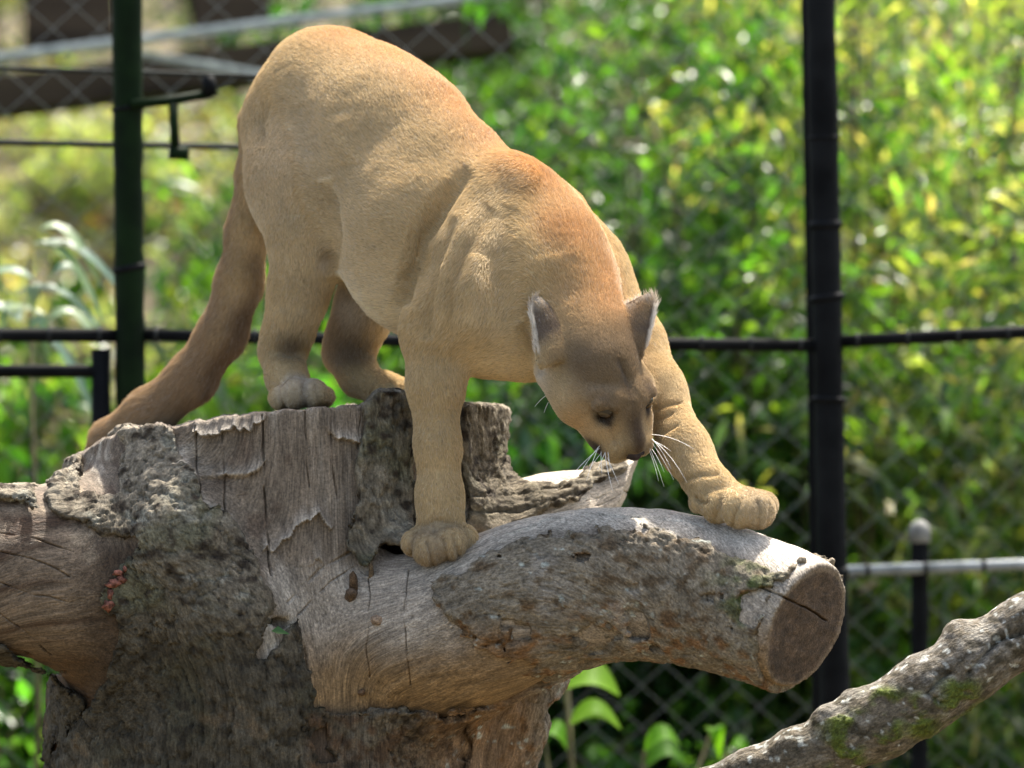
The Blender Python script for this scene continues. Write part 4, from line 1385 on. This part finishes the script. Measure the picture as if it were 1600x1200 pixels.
    c_ = c_ + (np.array((0.80, 0.76, 0.70)) - c_) * (m * ins)[:, None]
    c_ = c_ + (np.array((0.50, 0.43, 0.35)) - c_) * (m * smooth01(0.80, 0.97, eu[k]))[:, None]
    col[cand] = c_
    earmask[cand] = m; inner[cand] = m * ins
    col = col * (1 + 0.10 * nz + 0.06 * fbm(v * 45, 2, 6))[:, None]
    col = np.clip(col, 0.01, 0.85)

    root = thing('cougar', P(600, 640, 100), 'tawny cougar stepping down the stump with its head lowered', 'cougar')
    m, N, L, b = new_mat('coat_skin')
    t = N.new('ShaderNodeAttribute'); t.attribute_name = 'tint'
    L.new(t.outputs['Color'], b.inputs['Base Color'])
    b.inputs['Roughness'].default_value = 0.9
    b.inputs['Specular IOR Level'].default_value = 0.1
    me = np_mesh('body', v, q)
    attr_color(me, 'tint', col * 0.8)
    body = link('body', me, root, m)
    COUGAR.update(v=v, q=q, n=n, col=col, px=px, py=py, hd=hd, ear=earmask, inner=inner, head=head, root=root, body=body)

    # eyes
    me_, N, L, b = new_mat('eye')
    tc = N.new('ShaderNodeTexCoord')
    ln = N.new('ShaderNodeVectorMath'); ln.operation = 'DISTANCE'; ln.inputs[1].default_value = (0, 0, 1)
    L.new(tc.outputs['Object'], ln.inputs[0])
    rp = N.new('ShaderNodeValToRGB')
    rp.color_ramp.elements[0].position = 0.30; rp.color_ramp.elements[0].color = (0.004, 0.004, 0.004, 1)
    rp.color_ramp.elements[1].position = 0.36; rp.color_ramp.elements[1].color = (0.035, 0.022, 0.010, 1)
    e3 = rp.color_ramp.elements.new(0.85); e3.color = (0.07, 0.045, 0.02, 1)
    e4 = rp.color_ramp.elements.new(0.95); e4.color = (0.02, 0.015, 0.01, 1)
    L.new(ln.outputs['Value'], rp.inputs[0]); L.new(rp.outputs[0], b.inputs['Base Color'])
    b.inputs['Roughness'].default_value = 0.08
    for s in (-1, 1):
        bm = bmesh.new()
        bmesh.ops.create_uvsphere(bm, u_segments=24, v_segments=16, radius=1.0)
        md = bpy.data.meshes.new('eye'); bm.to_mesh(md); bm.free()
        md.polygons.foreach_set('use_smooth', np.ones(len(md.polygons), bool))
        o = link('eye', md, None, me_)
        g = Hdir(s * 0.5, 0.75, -0.35)
        o.parent = root
        rt = Vector(g).to_track_quat('Z', 'Y').to_matrix().to_4x4()
        o.matrix_basis = Matrix.Translation(Vector(H(s * 38, 3.5, -1)) - root.location) @ rt @ Matrix.Scale(0.0140, 4)
    # nose leather
    M_NOSE = noise_mat('nose_leather', (0.015, 0.009, 0.008), (0.04, 0.023, 0.02), 160, 0.6, 0.3)
    Fn = Field(H(0, 70, -30) - 0.04, H(0, 70, -30) + 0.04, 0.0014)
    Fn.cone(H(-10, 74, -34), H(10, 74, -34), .0075, .0075, .004)
    Fn.cone(H(0, 76, -36), H(0, 74, -48), .009, .004, .006)
    for s in (-1, 1):
        Fn.ball(H(s * 9.5, 82, -36), .0038, .003, carve=True)
    vv, qq = Fn.mesh()
    link('nose', np_mesh('nose', relax(vv, qq, 2), qq), root, M_NOSE)
    # whiskers
    M_WH = plain('whisker', (0.85, 0.83, 0.78), 0.35)
    rs = np.random.default_rng(9)
    def whisker(a, d, Ln, bend):
        d = np.array(d, float); d /= np.linalg.norm(d)
        pts = [a + d * Ln * t + np.array(bend) * t * t * Ln for t in np.linspace(0, 1, 7)]
        tube('whisker', pts, [0.00055 * (1 - 0.8 * t) + 0.00012 for t in np.linspace(0, 1, 7)], M_WH, root, 4)
    for k, (lx, ly, lz) in enumerate(((34, 42, -44), (36, 38, -40), (32, 46, -50), (37, 34, -46), (34, 48, -42), (35, 36, -52), (36, 44, -46), (33, 40, -42), (35, 46, -54))):
        e = P(1105 - 8 * (k * 5 % 9) * .7, 672 + 12 * (k * 5 % 9) * .8, -260); a = H(lx, ly, lz)
        whisker(a, e - a, (0.11, 0.085, 0.06, 0.09, 0.055, 0.075, 0.10, 0.07, 0.06)[k], (rs.normal(0, .05), -0.1, -0.25 - .05 * k))
        e = P(862 + 14 * k, 755 + 3 * k, -300); a = H(-lx, ly, lz)
        whisker(a, e - a, (0.095, 0.08, 0.06, 0.085, 0.05, 0.065, 0.09, 0.055, 0.075)[k], (rs.normal(0, .05), -0.1, -0.12))
    for k, (a, e) in enumerate(((H(-78, -70, -72), P(838, 628, -200)), (H(-76, -60, -76), P(850, 640, -200)))):
        whisker(a, e - a, (0.03, 0.024)[k], (0, -0.1, -0.2))

build_cougar()

def build_fur(N=540000):
    v, q, n, col = (COUGAR[k] for k in ('v', 'q', 'n', 'col'))
    rs = np.random.default_rng(21)
    fn = n[q[:, 0]]
    area = np.linalg.norm(np.cross(v[q[:, 2]] - v[q[:, 0]], v[q[:, 3]] - v[q[:, 1]]), axis=1)
    wt = area * np.where(fn[:, 1] > 0.45, 0.25, 1.0)
    hd = COUGAR['hd']
    wt *= 1 + 1.2 * COUGAR['head'][q[:, 0]]
    nose = np.linalg.norm(hd[q[:, 0]] - (0, 77, -36), axis=1) < 12
    eye = np.linalg.norm(np.abs(hd[q[:, 0]]) * (1, 0, 0) + hd[q[:, 0]] * (0, 1, 1) - (39, 8, -1), axis=1) < 13
    wt[nose | eye] = 0
    fi = rs.choice(len(q), N, p=wt / wt.sum())
    a, b = rs.random(N)[:, None], rs.random(N)[:, None]
    Q = q[fi]
    def interp(x):
        x = x if x.ndim == 2 else x[:, None]
        return (x[Q[:, 0]] * (1 - a) + x[Q[:, 1]] * a) * (1 - b) + (x[Q[:, 3]] * (1 - a) + x[Q[:, 2]] * a) * b
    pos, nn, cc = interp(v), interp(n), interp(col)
    nn /= np.linalg.norm(nn, axis=1)[:, None]
    # lie of the coat, at the vertices
    fl = np.zeros_like(v)
    for A, B, ra, rb in BONES:
        e = B - A; Ln = np.linalg.norm(e); e = e / Ln
        t = np.clip((v - A) @ e, 0, Ln)
        d = np.linalg.norm(v - A - t[:, None] * e, axis=1) - (ra + (rb - ra) * t / Ln)
        fl += (np.exp(-np.maximum(np.abs(d), 0) / 0.012) + 1e-7)[:, None] * e
    ear = COUGAR['ear']
    up = np.stack([Hdir(0, -0.8, 0.5)] * 1)[0]
    fl = fl / np.maximum(np.linalg.norm(fl, axis=1), 1e-9)[:, None]
    fl = fl * (1 - ear)[:, None] + up * ear[:, None]
    fl += 0.30 * np.stack([fbm(v * 16, 2, s) for s in (1, 2, 3)], 1)
    ff = interp(fl)
    ff -= nn * (ff * nn).sum(1)[:, None]
    ff /= np.maximum(np.linalg.norm(ff, axis=1), 1e-6)[:, None]
    px, py = COUGAR['px'], COUGAR['py']
    ln = np.full(len(v), 0.0082)
    head = COUGAR['head']
    ln = ln * (1 - head) + head * 0.0048
    muzzle = smooth01(-5, 30, hd[:, 1]) * head
    ln = ln * (1 - muzzle) + 0.0036 * muzzle
    tl = smooth01(0.40, 0.43, v[:, 1]) * smooth01(425, 390, px)
    ln = ln + 0.006 * tl
    leg = smooth01(540, 620, py) * (1 - head) * (1 - tl)
    ln = ln * (1 - leg) + 0.0066 * leg
    for c, r in ((P(685, 855, -130), .06), (P(1165, 800, -240), .065), (P(470, 615, 150), .06)):
        pw = smooth01(r, r * 0.6, np.linalg.norm(v - c, axis=1))
        ln = ln * (1 - pw) + 0.0038 * pw
    ln += 0.006 * smooth01(-0.2, -0.8, n[:, 2]) * smooth01(1.52, 1.6, v[:, 2]) * (1 - head)
    ln += 0.008 * COUGAR['inner']
    ln *= 1 - 0.35 * ear * (1 - COUGAR['inner'])
    length = interp(ln)[:, 0] * rs.uniform(0.6, 1.25, N)
    lift = rs.uniform(0.08, 0.26, N)[:, None]
    clump = np.stack([vnoise(pos * 95, s) for s in (31, 32, 33)], 1) * 0.11 + rs.normal(0, 0.07, (N, 3))
    d0 = ff * 0.75 + nn * (lift + 0.35) + clump * 0.4
    d0 /= np.linalg.norm(d0, axis=1)[:, None]
    d1 = ff + nn * lift * 0.35 + clump
    d1 /= np.linalg.norm(d1, axis=1)[:, None]
    L = length[:, None]
    pts = np.stack([pos - nn * 0.0008, pos + d0 * L * 0.4, pos + d0 * L * 0.55 + d1 * L * 0.45], 1)
    cu = bpy.data.hair_curves.new('fur')
    cu.add_curves([3] * N)
    cu.attributes['position'].data.foreach_set('vector', pts.astype(np.float32).ravel())
    rad = np.tile(np.array((0.00030, 0.00025, 0.00006), np.float32), N)
    ra = cu.attributes.get('radius') or cu.attributes.new('radius', 'FLOAT', 'POINT')
    ra.data.foreach_set('value', rad)
    tip = rs.random(N)
    hm = interp(head)[:, 0]
    cv = cc * (1 + 0.11 * rs.normal(size=(N, 1))) * np.where(tip < 0.07, 0.6, 1.0)[:, None]
    cv = np.where(((tip > 0.93) & (hm < 0.4))[:, None], cv * 0.7 + 0.2, cv)
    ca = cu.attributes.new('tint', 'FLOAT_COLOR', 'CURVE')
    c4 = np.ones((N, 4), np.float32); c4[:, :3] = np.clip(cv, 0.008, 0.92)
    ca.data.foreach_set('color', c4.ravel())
    m = bpy.data.materials.new('fur'); m.use_nodes = True
    Nn, Lk = m.node_tree.nodes, m.node_tree.links
    Nn.remove(Nn['Principled BSDF'])
    t = Nn.new('ShaderNodeAttribute'); t.attribute_name = 'tint'
    df = Nn.new('ShaderNodeBsdfDiffuse'); tr = Nn.new('ShaderNodeBsdfTranslucent')
    gl = Nn.new('ShaderNodeBsdfHair'); gl.component = 'Reflection'
    gl.inputs['Color'].default_value = (0.9, 0.85, 0.78, 1); gl.inputs['RoughnessU'].default_value = 0.35; gl.inputs['RoughnessV'].default_value = 0.8
    m1 = Nn.new('ShaderNodeMixShader'); m1.inputs[0].default_value = 0.25
    m2 = Nn.new('ShaderNodeMixShader'); m2.inputs[0].default_value = 0.05
    Lk.new(t.outputs['Color'], df.inputs[0]); Lk.new(t.outputs['Color'], tr.inputs[0])
    Lk.new(df.outputs[0], m1.inputs[1]); Lk.new(tr.outputs[0], m1.inputs[2])
    Lk.new(m1.outputs[0], m2.inputs[1]); Lk.new(gl.outputs[0], m2.inputs[2])
    Lk.new(m2.outputs[0], Nn['Material Output'].inputs['Surface'])
    cu.materials.append(m)
    o = bpy.data.objects.new('fur', cu)
    COL.objects.link(o)
    o.parent = COUGAR['root']
    o.matrix_parent_inverse = Matrix.Translation(-COUGAR['root'].location)
build_fur()
